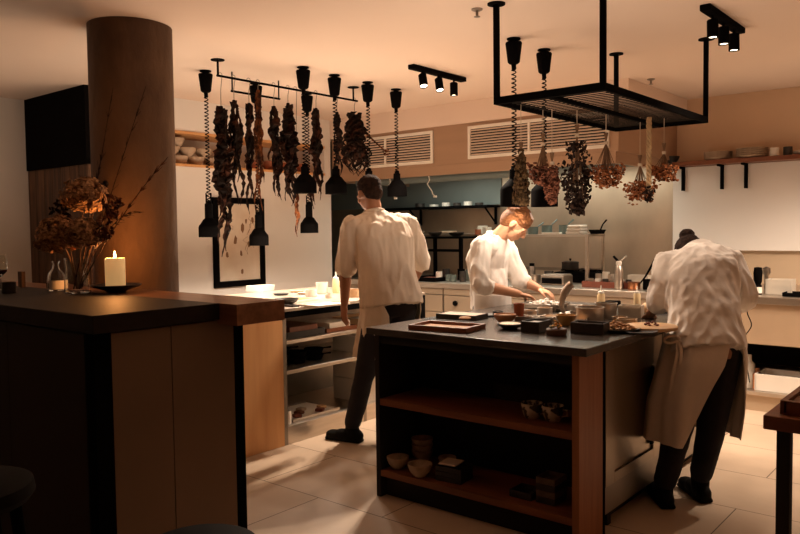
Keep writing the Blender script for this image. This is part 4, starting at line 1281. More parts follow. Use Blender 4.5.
bowl('bowl', onx(398, 468, S2), .062, .065, stoneware, 'beige bowl at the left end of the lower island shelf', group=g2)
bowl('bowl', onx(420, 476, S2), .066, .068, stoneware, 'larger beige bowl in front, second from left on the lower island shelf', group=g2)
c = onx(421, 462, S2); c = V((c.x - .01, 3.32, S2))
for i in range(3):
    bowl('bowl', (c.x, c.y - .03, S2 + .033 * i), .062, .065, stoneware, 'brown bowl in the stack behind the beige bowls, %s of three' % ['lowest', 'middle', 'topmost'][i], group='bowl stack on the lower island shelf')
bowl('bowl', (-2.40, 3.30, S2), .05, .05, stoneware, 'small dim bowl behind the stacked square dishes on the lower island shelf', group=None)
c = onx(452, 480, S2)
for i in range(3):
    tray('square_dish', (c.x, c.y + .02, S2 + .026 * i), .15, .13, .025, stone_dark, 'dark square dish in the stack on the lower island shelf, %s of three' % ['lowest', 'middle', 'topmost'][i], 'dish', group='stacked square dishes', rot=.1)
o = MB().box(c.x - .07, c.x + .03, c.y - .03, c.y + .08, S2 + .079, S2 + .088, .004, .15)
one('folded_napkin', o, apron_cloth, 'folded beige napkin lying on the stack of dark square dishes', 'napkin')
c = onx(552, 505, S2)
for i in range(4):
    tray('square_dish', (c.x - .03, c.y + .05, S2 + .031 * i), .10, .12, .03, stone_dim if i % 2 else stone_dark, 'small dish in the right hand pile on the lower island shelf, %s of four' % ['lowest', 'second lowest', 'second highest', 'topmost'][i], 'dish', group='right pile on the lower island shelf')
tray('square_dish', (c.x - .16, c.y + .04, S2), .12, .12, .035, stone_dark, 'low black dish left of the right hand pile on the lower island shelf', 'dish')
for i, (px, py) in enumerate(((532, 418), (553, 421))):
    c = onx(px, py, S1)
    r = root('teacup', c, ['left patterned pale cup on the upper island shelf', 'right patterned pale cup on the upper island shelf'][i], 'cup', 'cups on the upper island shelf')
    MB().lathe([(0, 0), (.03, 0), (.036, .006), (.050, .045), (.053, .075), (.050, .075), (.046, .045), (.03, .01), (0, .01)], c, 28).build('cup_body', mat('spotted_china', (.04, .03, .025), .4, color2=(.6, .5, .4), scale=26, contrast=(.48, .54)), r, True)
    MB().tube([V(c) + V((.050, -.0, .06)), V(c) + V((.072, -.0, .06)), V(c) + V((.074, 0, .035)), V(c) + V((.044, 0, .026))], .004, 6).build('handle', stoneware, r, True)
    MB().tube([V(c) + V((-.040, -.0, .05)), V(c) + V((-.062, -.0, .05)), V(c) + V((-.064, 0, .03)), V(c) + V((-.034, 0, .022))], .004, 6).build('handle', stoneware, r, True) if False else None

# ------------------------------------------------------------------ on and in the prep counter
P = PT + .0005
squeeze(on(345, 291, P) if False else at(336, 293, z=P), 'white squeeze bottle on the pass, left of the moving cook', 1.0, 'white pass bottles')
for i, (px, py, rr, hh, mt_, lb) in enumerate(((322, 293, .05, .09, white_plastic, 'white lidded tub on the pass next to the squeeze bottle'), (311, 296, .045, .05, white_plastic, 'low white tub left on the pass'), (346, 296, .04, .05, cream, 'cream ramekin right of the squeeze bottle'), (354, 297, .05, .06, mat('tan_tub', (.50, .32, .18), .5), 'tan tub on the pass beside the moving cook'), (329, 298, .03, .03, white_plastic, 'tiny white dish in front of the squeeze bottle'))):
    tub('food_tub', at(px, py, z=P), rr, hh, mt_, lb, 'tub', 'tubs on the pass', fill=food_m if i > 1 else None)
c = at(262, 291, z=P)
q = MB(); g = random.Random(3)
q.poly([c + V((-.10, -.10, 0)), c + V((.10, -.08, 0)), c + V((.02, .12, .0))], (0, .01, .05))
one('paper_sheet', q, paper, 'crumpled white paper at the left end of the pass', 'paper')
tray('paper_tray', at(294, 301, z=P), .22, .30, .015, paper, 'white paper lined tray in the middle of the pass', 'tray', fill=food_m, fh=.012, rot=.1)
tray('paper_tray', at(325, 305, z=P), .20, .30, .012, white_plastic, 'flat white board at the pass edge', 'board', rot=-.05)
bowl('black_bowl', at(287, 304, z=P), .085, .04, stone_dark, 'low black bowl at the front edge of the pass', 'bowl')
tray('black_dish', V((-3.86, 3.50, P)), .10, .06, .012, stone_dark, 'small black dish on the front edge of the pass', 'dish')
c = V((-3.87, 3.24, P))
one('chopping_block', MB().box(c.x - .10, c.x + .04, c.y - .11, c.y + .09, c.z, c.z + .018, .003), cutboard, 'small wooden board at the front corner of the pass beside the bar', 'board')
for i, (px, py) in enumerate(((281, 295), (297, 292), (305, 294))):
    c = at(px, py, z=P)
    o = MB().lathe([(0, 0), (.05, 0), (.065, .012), (.063, .014), (0, .005)], c, 24)
    one('plate', o, [stone_dark, cutboard, stoneware][i], ['small dark plate at the back of the pass', 'wooden plate at the back of the pass', 'beige plate at the back of the pass'][i], 'plate', 'plates at the back of the pass', True)
# shelves below
ya = 3.42
for i, (z, hh, y0_, y1_, mt_, lb) in enumerate(((.7105, .045, 3.44, 3.80, stone_dark, 'dark tray on the top shelf of the prep counter, left end'), (.7105, .03, 3.82, 4.14, red_wood, 'wooden tray on the top shelf of the prep counter'), (.7105, .06, 4.22, 4.6, cutboard, 'tan box on the top shelf of the prep counter, right end'))):
    tray('serving_tray', (PX1 - .22, (y0_ + y1_) / 2, z), .34, y1_ - y0_, hh, mt_, lb, 'tray', fill=stoneware if i != 2 else paper)
one('paper_stack', MB().box(PX1 - .32, PX1 - .08, 3.86, 4.10, .7175 + .012, .7175 + .06, .004, .08), paper, 'stack of pale napkins on the wooden tray in the prep counter', 'napkins')
one('wooden_box', MB().box(PX1 - .36, PX1 - .06, 3.47, 3.74, .7385, .79, .006), red_wood, 'red-brown wooden box in the dark tray of the prep counter', 'box')
for i, y in enumerate((3.50, 3.66, 3.83)):
    for j in range(3):
        frying_pan((PX1 - .20, y, .5055 + .043 * j), .075, (.25, .97, 0), black_metal, 'black pan on the middle shelf of the prep counter, %s pile, %s' % (['left', 'middle', 'right'][i], ['bottom', 'centre', 'top'][j]), 'black pans in the prep counter', rise=.0, hl=.07) if (j < 2 or i == 0) else None
tray('baking_tray', (PX1 - .24, 3.72, .1255), .36, .46, .02, steel, 'steel baking tray with red and pale pieces on the bottom shelf', 'tray', fill=paper, fh=.010)
g = random.Random(14)
for i in range(5):
    c = V((PX1 - .12 - .06 * (i % 3), 3.58 + .075 * i, .136))
    o = MB().box(c.x - .03, c.x + .03, c.y - .028, c.y + .028, c.z, c.z + .022, .006, g.uniform(-.5, .5), c)
    one('food_packet', o, [red_box, red_wood, stoneware, red_box, cutboard][i], '%s packet on the steel baking tray, %s from the left' % (['red', 'brown', 'pale', 'dark red', 'tan'][i], ['first', 'second', 'third', 'fourth', 'fifth'][i]), 'packet', 'packets on the baking tray')
tub('white_cup', (PX1 - .07, 3.44, .1255), .03, .09, white_plastic, 'white cup at the left of the bottom shelf of the prep counter', 'cup')
tray('plastic_crate', (PX1 - .22, 4.38, .1255), .34, .32, .17, plastic_clear, 'cloudy crate on the bottom shelf behind the cook\'s leg', 'crate', t=.01)
tray('plastic_crate', (PX1 - .22, 4.38, .30), .34, .32, .13, plastic_clear, 'cloudy crate stacked on the lower one behind the cook\'s leg', 'crate', t=.01)
tray('plastic_crate', (PX1 - .22, 4.72, .1255), .34, .28, .20, steel, 'steel bin at the far end of the bottom prep shelf', 'crate', t=.01)
tray('plastic_crate', (PX1 - .22, 4.40, .5055), .34, .36, .13, plastic_clear, 'cloudy crate on the middle shelf at the right end', 'crate', t=.01)

# ------------------------------------------------------------------ on the bar
B = 1.1305
c = V((-3.79, 2.165, B))
ds = root('candle_dish', c, 'wide shallow black dish under the burning candle on the bar', 'dish')
MB().lathe([(0, 0), (.05, 0), (.055, .008), (.118, .028), (.135, .040), (.131, .042), (.11, .030), (.045, .013), (0, .013)], c, 40).build('dish', stone_dark, ds, True)
c = c + V((-.005, 0, .0135))
cd = root('pillar_candle', c, 'lit cream pillar candle on a black dish in front of the column', 'candle')
MB().lathe([(0, 0), (.050, 0), (.052, .003), (.053, .165), (.050, .171), (.045, .170), (.030, .162), (0, .160)], c, 36).build('wax_body', wax, cd, True)
MB().cyl(c + V((0, 0, .161)), c + V((0.001, 0, .178)), .0015, n=6).build('wick', black_matte, cd)
MB().lathe([(0, 0), (.005, .004), (.0065, .012), (.004, .026), (0, .038)], c + V((0.001, 0, .172)), 16).build('flame', flame_m, cd, True)
lamp('POINT', 'candle_light', c + V((0.001, -.0, .215)), 6.0, (1.0, .38, .10), shadow_soft_size=.012)

c = V((-3.93, 2.02, B))
vz = root('glass_vase', c, 'clear ribbed glass vase full of stems on the bar', 'vase')
prof = [(0, 0), (.062, 0), (.068, .006), (.066, .06), (.058, .13), (.066, .19), (.063, .19), (.055, .13), (.062, .06), (.063, .01), (0, .01)]
MB().lathe(prof, c, 40).build('glass_body', glass, vz, True)


def blossom(cen, R, seed, base, label):
    g = random.Random(seed)
    r = root('dried_hydrangea', base, label, 'dried hydrangea', 'dried hydrangeas in the vase')
    q = MB()
    for i in range(300):
        th_, u_ = g.uniform(0, 2 * PI), g.uniform(-.8, 1)
        s_ = math.sqrt(1 - u_ * u_)
        n_ = V((s_ * math.cos(th_), s_ * math.sin(th_), u_))
        rr = R * g.uniform(.70, 1.14)
        p_ = V(cen) + V((n_.x * rr, n_.y * rr, n_.z * rr * .85))
        qd = V((0, 0, 1)).rotation_difference(n_ + V((g.uniform(-.5, .5), g.uniform(-.5, .5), g.uniform(-.5, .5))))
        sz = g.uniform(.010, .017)
        for k_ in range(4):
            a_ = k_ * PI / 2 + g.uniform(-.2, .2)
            off = qd @ V((math.cos(a_) * sz * .8, math.sin(a_) * sz * .8, g.uniform(0, .004)))
            pts_ = []
            for m_ in range(5):
                b2 = m_ * 2 * PI / 5
                pts_.append(p_ + off + qd @ V((math.cos(b2) * sz * .7, math.sin(b2) * sz * .7, .002 * math.sin(b2 * 2))))
            q.poly(pts_, (qd @ V((0, 0, .0012))))
    q.build('flower_head', hyd_m, r)
    q = MB()
    mid = V(base).lerp(V(cen), .5) + V((g.uniform(-.02, .02), g.uniform(-.02, .02), .03))
    q.tube([V(base), mid, V(cen)], .0035, 6)
    for i in range(10):
        n_ = V((g.uniform(-1, 1), g.uniform(-1, 1), g.uniform(-.2, 1))).normalized()
        q.tube([V(cen) - V((0, 0, R * .6)), V(cen) + n_ * R * .8], [.002, .0012], 4)
    q.build('stem', stem_m, r, True)


vb = V((-3.93, 2.02, B + .02))
blossom(at(84, 196, d=4.02), .105, 1, vb + V((.01, 0, 0)), 'highest dried hydrangea head in the vase on the bar')
blossom(at(59, 236, d=3.95), .11, 2, vb + V((-.01, 0, 0)), 'lower left dried hydrangea head in the vase')
blossom(at(84, 234, d=3.88), .088, 3, vb + V((0, .01, 0)), 'lower right dried hydrangea head nearest the candle')
g = random.Random(77)
ends = [(168, 157, 3.95, 'longest dark grass plume leaning right across the column'), (146, 86, 4.1, 'tallest thin dark twig reaching up the column'), (113, 88, 4.2, 'thin dark upright twig left on the column'), (140, 212, 3.9, 'drooping dark grass blade right of the hydrangeas'), (103, 150, 4.05, 'dark twig straight above the hydrangeas')]
for i, (px, py, dd, lb) in enumerate(ends):
    e = at(px, py, d=dd)
    r = root('dried_grass', vb, lb, 'dried grass', 'dried grasses in the vase')
    q = MB()
    base = vb + V((.02 * math.cos(i), .02 * math.sin(i), 0))
    mid = base.lerp(e, .45) + V((0, 0, .09 if i in (0, 3) else .02))
    if i == 3: mid = base.lerp(e, .6) + V((0, 0, .20))
    cpts = [(base * (1 - t) ** 2 + mid * 2 * t * (1 - t) + e * t * t) for t in [k_ / 14 for k_ in range(15)]]
    q.tube(cpts, [.0035 - .0024 * t / 14 for t in range(15)], 5)
    q.build('stem', kelp_m, r, True)
    q = MB()
    for k_ in range(60 if i == 0 else 34):
        t = g.uniform(.55 if i in (0, 3) else .35, 1)
        p_ = cpts[min(14, int(t * 14))]
        d_ = (cpts[-1] - cpts[-3]).normalized() + V((g.uniform(-.35, .35), g.uniform(-.35, .35), g.uniform(-.35, .35)))
        q.tube([p_, p_ + d_ * g.uniform(.02, .05)], [.003 if i == 0 else .0018, .0008], 4)
    q.build('plume', kelp_red if i == 0 else kelp_m, r)
g = random.Random(5)
for j, (px, py, dd) in enumerate(((103, 226, 3.85), (112, 205, 3.95), (60, 208, 4.0), (100, 190, 4.1))):
    r = root('dried_leaf_sprig', vb, ['purple-brown leafy sprig right of the lower hydrangeas', 'purple-brown leafy sprig against the column', 'leafy sprig left of the highest hydrangea', 'leafy sprig behind the highest hydrangea'][j], 'dried leaves', 'leafy sprigs in the vase')
    e = at(px, py, d=dd)
    q = MB().tube([vb, vb.lerp(e, .5) + V((0, 0, .05)), e], [.003, .003, .0015], 5)
    q.build('stem', stem_m, r, True)
    q = MB()
    bush(e + V((0, 0, .05)), .12, .055, kelp_m, .020, 60, g, q)
    q.build('leaves', kelp_m if j > 1 else kelp_red, r)

c = at(56.5, 291, z=B)
bt = root('glass_bottle', c, 'round-shouldered clear glass bottle with pale label left of the vase', 'bottle')
MB().lathe([(0, 0), (.042, 0), (.046, .005), (.046, .075), (.040, .10), (.020, .125), (.016, .15), (.024, .168), (.021, .168), (.013, .15), (.017, .125), (.036, .10), (.042, .075), (.042, .01), (0, .01)], c, 36).build('glass_body', glass, bt, True)
MB().lathe([(.0465, .012), (.0475, .012), (.0475, .06), (.0465, .06)], c, 36).build('label', paper, bt, True)
q = MB()
for k_ in range(4):
    a_ = -2.4 + .0 + k_ * .33
    q.box(c.x + .048 * math.cos(a_) - .0015, c.x + .048 * math.cos(a_) + .0015, c.y + .048 * math.sin(a_) - .0015, c.y + .048 * math.sin(a_) + .0015, c.z + .018, c.z + .046)
q.build('label_print', black_matte, bt)
c = V((at(1, 290, z=B).x, at(1, 290, z=B).y, B))
wg = root('wine_glass', c, 'wine glass with a little red wine at the left picture edge', 'wine glass')
MB().lathe([(0, 0), (.036, 0), (.036, .002), (.006, .006), (.004, .012), (.004, .075), (.012, .083), (.034, .105), (.042, .135), (.038, .175), (.033, .20), (.0315, .20), (.0365, .175), (.0405, .135), (.0325, .106), (.010, .086), (0, .084)], c, 40).build('glass_bowl', glass, wg, True)
MB().lathe([(0, .0845), (.010, .0865), (.032, .106), (.0365, .117), (0, .117)], c, 36).build('wine', wine, wg, True)
c = at(9, 293, z=B)
tub('tumbler', c, .036, .06, stone_dark, 'short dark tumbler beside the wine glass on the bar', 'cup')
c = at(14, 288, z=B)
c = V((c.x - .03, c.y + .06, B))
one('menu_holder', MB().box(c.x - .025, c.x + .025, c.y - .012, c.y + .012, B, B + .095, .002), dark_wood, 'small dark wooden menu block behind the tumbler', 'menu block')

# bar chair silhouettes at the near side
c = V((-2.63, 1.03, 0))


def bar_chair(c, ang, label, seat_h, back_h):
    r = root('bar_stool', c, label, 'bar stool')
    q = MB()
    R_ = Matrix.Rotation(ang, 3, 'Z')

    def L(x, y, z): return V(c) + R_ @ V((x, y, z))
    MB().lathe([(0, seat_h - .05), (.17, seat_h - .05), (.185, seat_h - .03), (.18, seat_h), (.15, seat_h + .012), (0, seat_h + .015)], c, 32).build('seat', leather, r, True)
    for a in range(4):
        x, y = math.cos(a * PI / 2 + PI / 4), math.sin(a * PI / 2 + PI / 4)
        MB().tube([L(x * .15, y * .15, seat_h - .05), L(x * .23, y * .23, 0)], [.016, .013], 10).build('leg', black_metal, r, True)
    ring = [L(.205 * math.cos(t * PI / 12), .205 * math.sin(t * PI / 12), .25) for t in range(25)]
    MB().tube(ring, .008, 8).build('foot_ring', black_metal, r, True)
    if back_h:
        ar = [L(.18 * math.cos(t), .18 * math.sin(t), back_h) for t in [-.9 + .15 * k for k in range(13)]]
        q = MB()
        for (z_, rr) in ((0, .02),):
            q.tube([p_ for p_ in ar], .045, 12)
        q.build('backrest', leather, r, True)
        for sg in (-.6, .6):
            MB().tube([L(.17 * math.cos(sg), .17 * math.sin(sg), seat_h - .02), L(.18 * math.cos(sg), .18 * math.sin(sg), back_h - .02)], .011, 8).build('back_post', black_metal, r, True)


c1 = at(-42, 470, d=2.0)
bar_chair((c1.x, c1.y, 0), 4.6, 'black bar stool at the left picture edge before the bar', .78, .99)
c2 = at(200, 560, d=2.35)
bar_chair((c2.x, c2.y, 0), 0, 'low black round stool barely seen at the bottom edge beside the bar', .47, 0)


# ------------------------------------------------------------------ table at the right edge
tb = root('side_table', (-.30, 2.9, 0), 'dark wooden side table at the lower right corner', 'table')
TZ = .85
c = at(763, 415, z=TZ)
X0, Y0 = c.x, c.y
MB().box(X0, X0 + .9, Y0, Y0 + .8, TZ - .045, TZ, .003).build('table_top', red_wood, tb)
for (x, y) in ((X0 + .055, Y0 + .04), (X0 + .85, Y0 + .04), (X0 + .055, Y0 + .76), (X0 + .85, Y0 + .76)):
    MB().box(x - .02, x + .02, y - .02, y + .02, 0, TZ - .046, .002).build('leg', black_matte, tb)
tray('wooden_crate', (X0 + .27, Y0 + .30, TZ + .0005), .46, .52, .045, red_wood, 'low dark wooden tray standing on the side table at the right edge', 'tray', t=.02, fill=red_wood, fh=.035)

# ------------------------------------------------------------------ people


def fuse(mb, voxel, smooth, name, material, parent, folds=0.0, ffreq=9.0, stretch=(1, 1, 1), seed=0):
    """melt overlapping closed forms into one continuous surface"""
    me = bpy.data.meshes.new('tmp')
    bmesh.ops.recalc_face_normals(mb.bm, faces=mb.bm.faces)
    mb.bm.to_mesh(me); mb.bm.free()
    o = bpy.data.objects.new('tmp', me)
    COL.objects.link(o)
    r_ = o.modifiers.new('r', 'REMESH'); r_.mode = 'VOXEL'; r_.voxel_size = voxel
    if smooth:
        s_ = o.modifiers.new('s', 'SMOOTH'); s_.factor = 0.5; s_.iterations = smooth
    dg = bpy.context.evaluated_depsgraph_get()
    dg.update()
    me2 = bpy.data.meshes.new_from_object(o.evaluated_get(dg))
    bpy.data.objects.remove(o)
    bm = bmesh.new(); bm.from_mesh(me2)
    if folds:
        bm.normal_update()
        for v in bm.verts:
            p = V((v.co.x * ffreq * stretch[0], v.co.y * ffreq * stretch[1], v.co.z * ffreq * stretch[2])) + V((seed, seed * 2, 0))
            a = noise.noise(p)
            b = noise.noise(p * 1.9 + V((7, 1, 3)))
            ridge = max(-.4, 1 - abs(a) * 4.0)
            v.co += v.normal * folds * (ridge * .7 + b * .7)
    out = MB(); out.bm.free(); out.bm = bm
    for f in bm.faces: f.smooth = True
    xs = [v.co for v in bm.verts]
    lo = V((min(p.x for p in xs), min(p.y for p in xs), min(p.z for p in xs))); hi = V((max(p.x for p in xs), max(p.y for p in xs), max(p.z for p in xs)))
    c = V(((lo.x + hi.x) / 2, (lo.y + hi.y) / 2, lo.z))
    for v in bm.verts: v.co -= c
    m2 = bpy.data.meshes.new(name)
    bm.to_mesh(m2); bm.free()
    m2.materials.append(material)
    ob = bpy.data.objects.new(name, m2)
    COL.objects.link(ob)
    WL[ob] = c
    if parent is not None:
        ob.parent = parent; ob.location = c - WL[parent]
    else: ob.location = c
    return ob


def limb(mb, pts, rads):
    pts = [V(p) for p in pts]
    P_, R_ = [pts[0]], [rads[0]]
    for i in range(len(pts) - 1):
        for j in range(1, 5):
            t = j / 4
            P_.append(pts[i].lerp(pts[i + 1], t)); R_.append(rads[i] + (rads[i + 1] - rads[i]) * t)
    mb.tube(P_, R_, 14)
    for p, r in zip(pts, rads): mb.ball(p, r * .995, 2)


def loft(mb, secs, n=28):
    """secs: (centre, right_vec, front_vec, half_width, half_depth)"""
    rings = []
    for c, rv, fv, a, b in secs:
        c, rv, fv = V(c), V(rv).normalized(), V(fv).normalized()
        ring = []
        for i in range(n):
            t = 2 * PI * i / n
            ct, st = math.cos(t), math.sin(t)
            e = 0.82
            x = a * math.copysign(abs(ct) ** e, ct); y = b * math.copysign(abs(st) ** e, st)
            ring.append(mb.bm.verts.new(c + rv * x + fv * y))
        rings.append(ring)
    for A, B_ in zip(rings, rings[1:]):
        for i in range(n): mb.bm.faces.new((A[i], B_[i], B_[(i + 1) % n], A[(i + 1) % n]))
    mb.bm.faces.new(rings[0][::-1]); mb.bm.faces.new(rings[-1])


def ell(mb, c, ax, ay, az, a, b, h):
    """ellipsoid with axes ax, ay, az and radii a, b, h"""
    M = Matrix((V(ax).normalized(), V(ay).normalized(), V(az).normalized())).transposed()
    mb.ball(c, 1, 3, (a, b, h), quat=M.to_quaternion() if M.determinant() > 0 else (Matrix((-V(ax).normalized(), V(ay).normalized(), V(az).normalized())).transposed()).to_quaternion())


def head(mb, c, f, u):
    """c head centre, f face direction, u crown direction"""
    f = V(f).normalized(); u = (V(u) - f * V(u).dot(f)).normalized(); s = f.cross(u)
    c = V(c)
    ell(mb, c + u * .025 - f * .012, s, f, u, .074, .094, .088)
    ell(mb, c - u * .045 + f * .028, s, f, u, .054, .062, .062)
    ell(mb, c - u * .088 + f * .062, s, f, u, .022, .020, .018)      # chin
    ell(mb, c + u * .008 + f * .072, s, f, u, .050, .020, .030)      # brow and cheeks
    limb(mb, [c + u * .015 + f * .086, c - u * .022 + f * .108], [.008, .013])   # nose
    ell(mb, c - u * .026 + f * .100, s, f, u, .017, .012, .009)
    ell(mb, c - u * .052 + f * .087, s, f, u, .024, .010, .006)      # upper lip
    ell(mb, c - u * .063 + f * .084, s, f, u, .021, .010, .007)      # lower lip
    for sg in (-1, 1):
        ell(mb, c + u * .004 + f * .080 + s * sg * .030, s, f, u, .015, .010, .010)    # closed lids
        ell(mb, c + u * .024 + f * .084 + s * sg * .030, s, f, u, .022, .009, .006)    # brows
        ell(mb, c - u * .022 + f * .062 + s * sg * .040, s, f, u, .020, .018, .020)    # cheek
        ell(mb, c - u * .010 - f * .006 + s * sg * .077, s, (f - u * .25), u, .010, .018, .032)   # ear
        ell(mb, c - u * .020 - f * .002 + s * sg * .081, s, f, u, .007, .012, .016)


def hand(mb, wrist, d, nrm, side, curl=.5, spread=.0195):
    """palm and five bent fingers; d along the fingers, nrm out of the palm, side = direction of the thumb"""
    d = V(d).normalized(); nrm = (V(nrm) - d * V(nrm).dot(d)).normalized(); lat = (V(side) - d * V(side).dot(d)); lat = (lat - nrm * lat.dot(nrm)).normalized()
    w = V(wrist)
    ell(mb, w + d * .048, lat, nrm, d, .040, .015, .052)
    ell(mb, w + d * .070, lat, nrm, d, .041, .013, .026)
    ell(mb, w + d * .030 + lat * .022 + nrm * .006, lat, nrm, d, .018, .015, .028)
    L = [.072, .080, .074, .058]
    for i in range(4):
        b = w + d * (.088 - .004 * abs(i - 1)) + lat * (.030 - spread * i)
        dd = (d + lat * (.10 - .07 * i)).normalized()
        a1 = curl * .55; a2 = curl * 1.25; a3 = curl * 1.75
        q1 = dd * math.cos(a1) + nrm * math.sin(a1)
        q2 = dd * math.cos(a2) + nrm * math.sin(a2)
        q3 = dd * math.cos(a3) + nrm * math.sin(a3)
        p1 = b + q1 * L[i] * .45; p2 = p1 + q2 * L[i] * .32; p3 = p2 + q3 * L[i] * .23
        limb(mb, [b - dd * .02, b, p1, p2, p3], [.0085, .0092, .0085, .0078, .0068])
    b = w + d * .028 + lat * .032
    t1 = b + (d * .75 + lat * .55 + nrm * .30).normalized() * .040
    t2 = t1 + (d * .90 + lat * .15 + nrm * .45).normalized() * .030
    limb(mb, [b - lat * .014, b, t1, t2], [.014, .013, .0105, .0085])


def shell(secs, n, thick, F, L_, name, material, parent, fold=0.008, seed=1, nf=9):
    """hanging cloth: secs = (centre, ry, rx, a0, a1); angle 0 = front F, + towards L_"""
    rows_o, rows_i = [], []
    mb = MB()
    K = len(secs)
    fine = []
    for k in range(K - 1):
        for j in range(5):
            t = j / 5
            A, B_ = secs[k], secs[k + 1]
            fine.append((V(A[0]).lerp(V(B_[0]), t),) + tuple(A[i] + (B_[i] - A[i]) * t for i in range(1, 5)))
    fine.append((V(secs[-1][0]),) + tuple(secs[-1][1:]))
    for kk, (c, ry, rx, a0, a1) in enumerate(fine):
        ro, ri = [], []
        amp = fold * (0.15 + 1.6 * kk / len(fine))
        for i in range(n + 1):
            a = math.radians(a0 + (a1 - a0) * i / n)
            w_ = amp * (math.sin(a * nf + seed + kk * .05) + .5 * math.sin(a * nf * 2.3 + seed * 2))
            dr = F * math.cos(a) * (ry + w_) + L_ * math.sin(a) * (rx + w_)
            un = dr.normalized()
            ro.append(mb.bm.verts.new(c + dr)); ri.append(mb.bm.verts.new(c + dr - un * thick))
        rows_o.append(ro); rows_i.append(ri)
    for k in range(len(fine) - 1):
        for i in range(n):
            mb.bm.faces.new((rows_o[k][i], rows_o[k][i + 1], rows_o[k + 1][i + 1], rows_o[k + 1][i]))
            mb.bm.faces.new((rows_i[k][i], rows_i[k + 1][i], rows_i[k + 1][i + 1], rows_i[k][i + 1]))
        for i in (0, n):
            mb.bm.faces.new((rows_o[k][i], rows_o[k + 1][i], rows_i[k + 1][i], rows_i[k][i]))
    for k in (0, len(fine) - 1):
        for i in range(n):
            mb.bm.faces.new((rows_o[k][i], rows_i[k][i], rows_i[k][i + 1], rows_o[k][i + 1]))
    return mb.build(name, material, parent, True)


def shoe(mb, ankle, toe_dir, floor=0.0):
    d = V((toe_dir[0], toe_dir[1], 0)).normalized()
    a = V((ankle[0], ankle[1], floor))
    s = V((-d.y, d.x, 0))
    ell(mb, a - d * .035 + V((0, 0, .045)), s, d, V((0, 0, 1)), .040, .050, .045)
    ell(mb, a + d * .06 + V((0, 0, .045)), s, d, V((0, 0, 1)), .045, .085, .040)
    ell(mb, a + d * .145 + V((0, 0, .036)), s, d, V((0, 0, 1)), .047, .065, .034)
    limb(mb, [a + V((0, 0, .06)), a + V((0, 0, .15))], [.047, .050])
    mb.box(a.x - .040, a.x + .040, a.y - .075, a.y + .205, floor + .001, floor + .022, .008, math.atan2(d.y, d.x) - PI / 2, (a.x, a.y, 0))


def arm_end(elbow, hand_pt):
    e, h = V(elbow), V(hand_pt)
    return e.lerp(h, .72), (h - e).normalized()


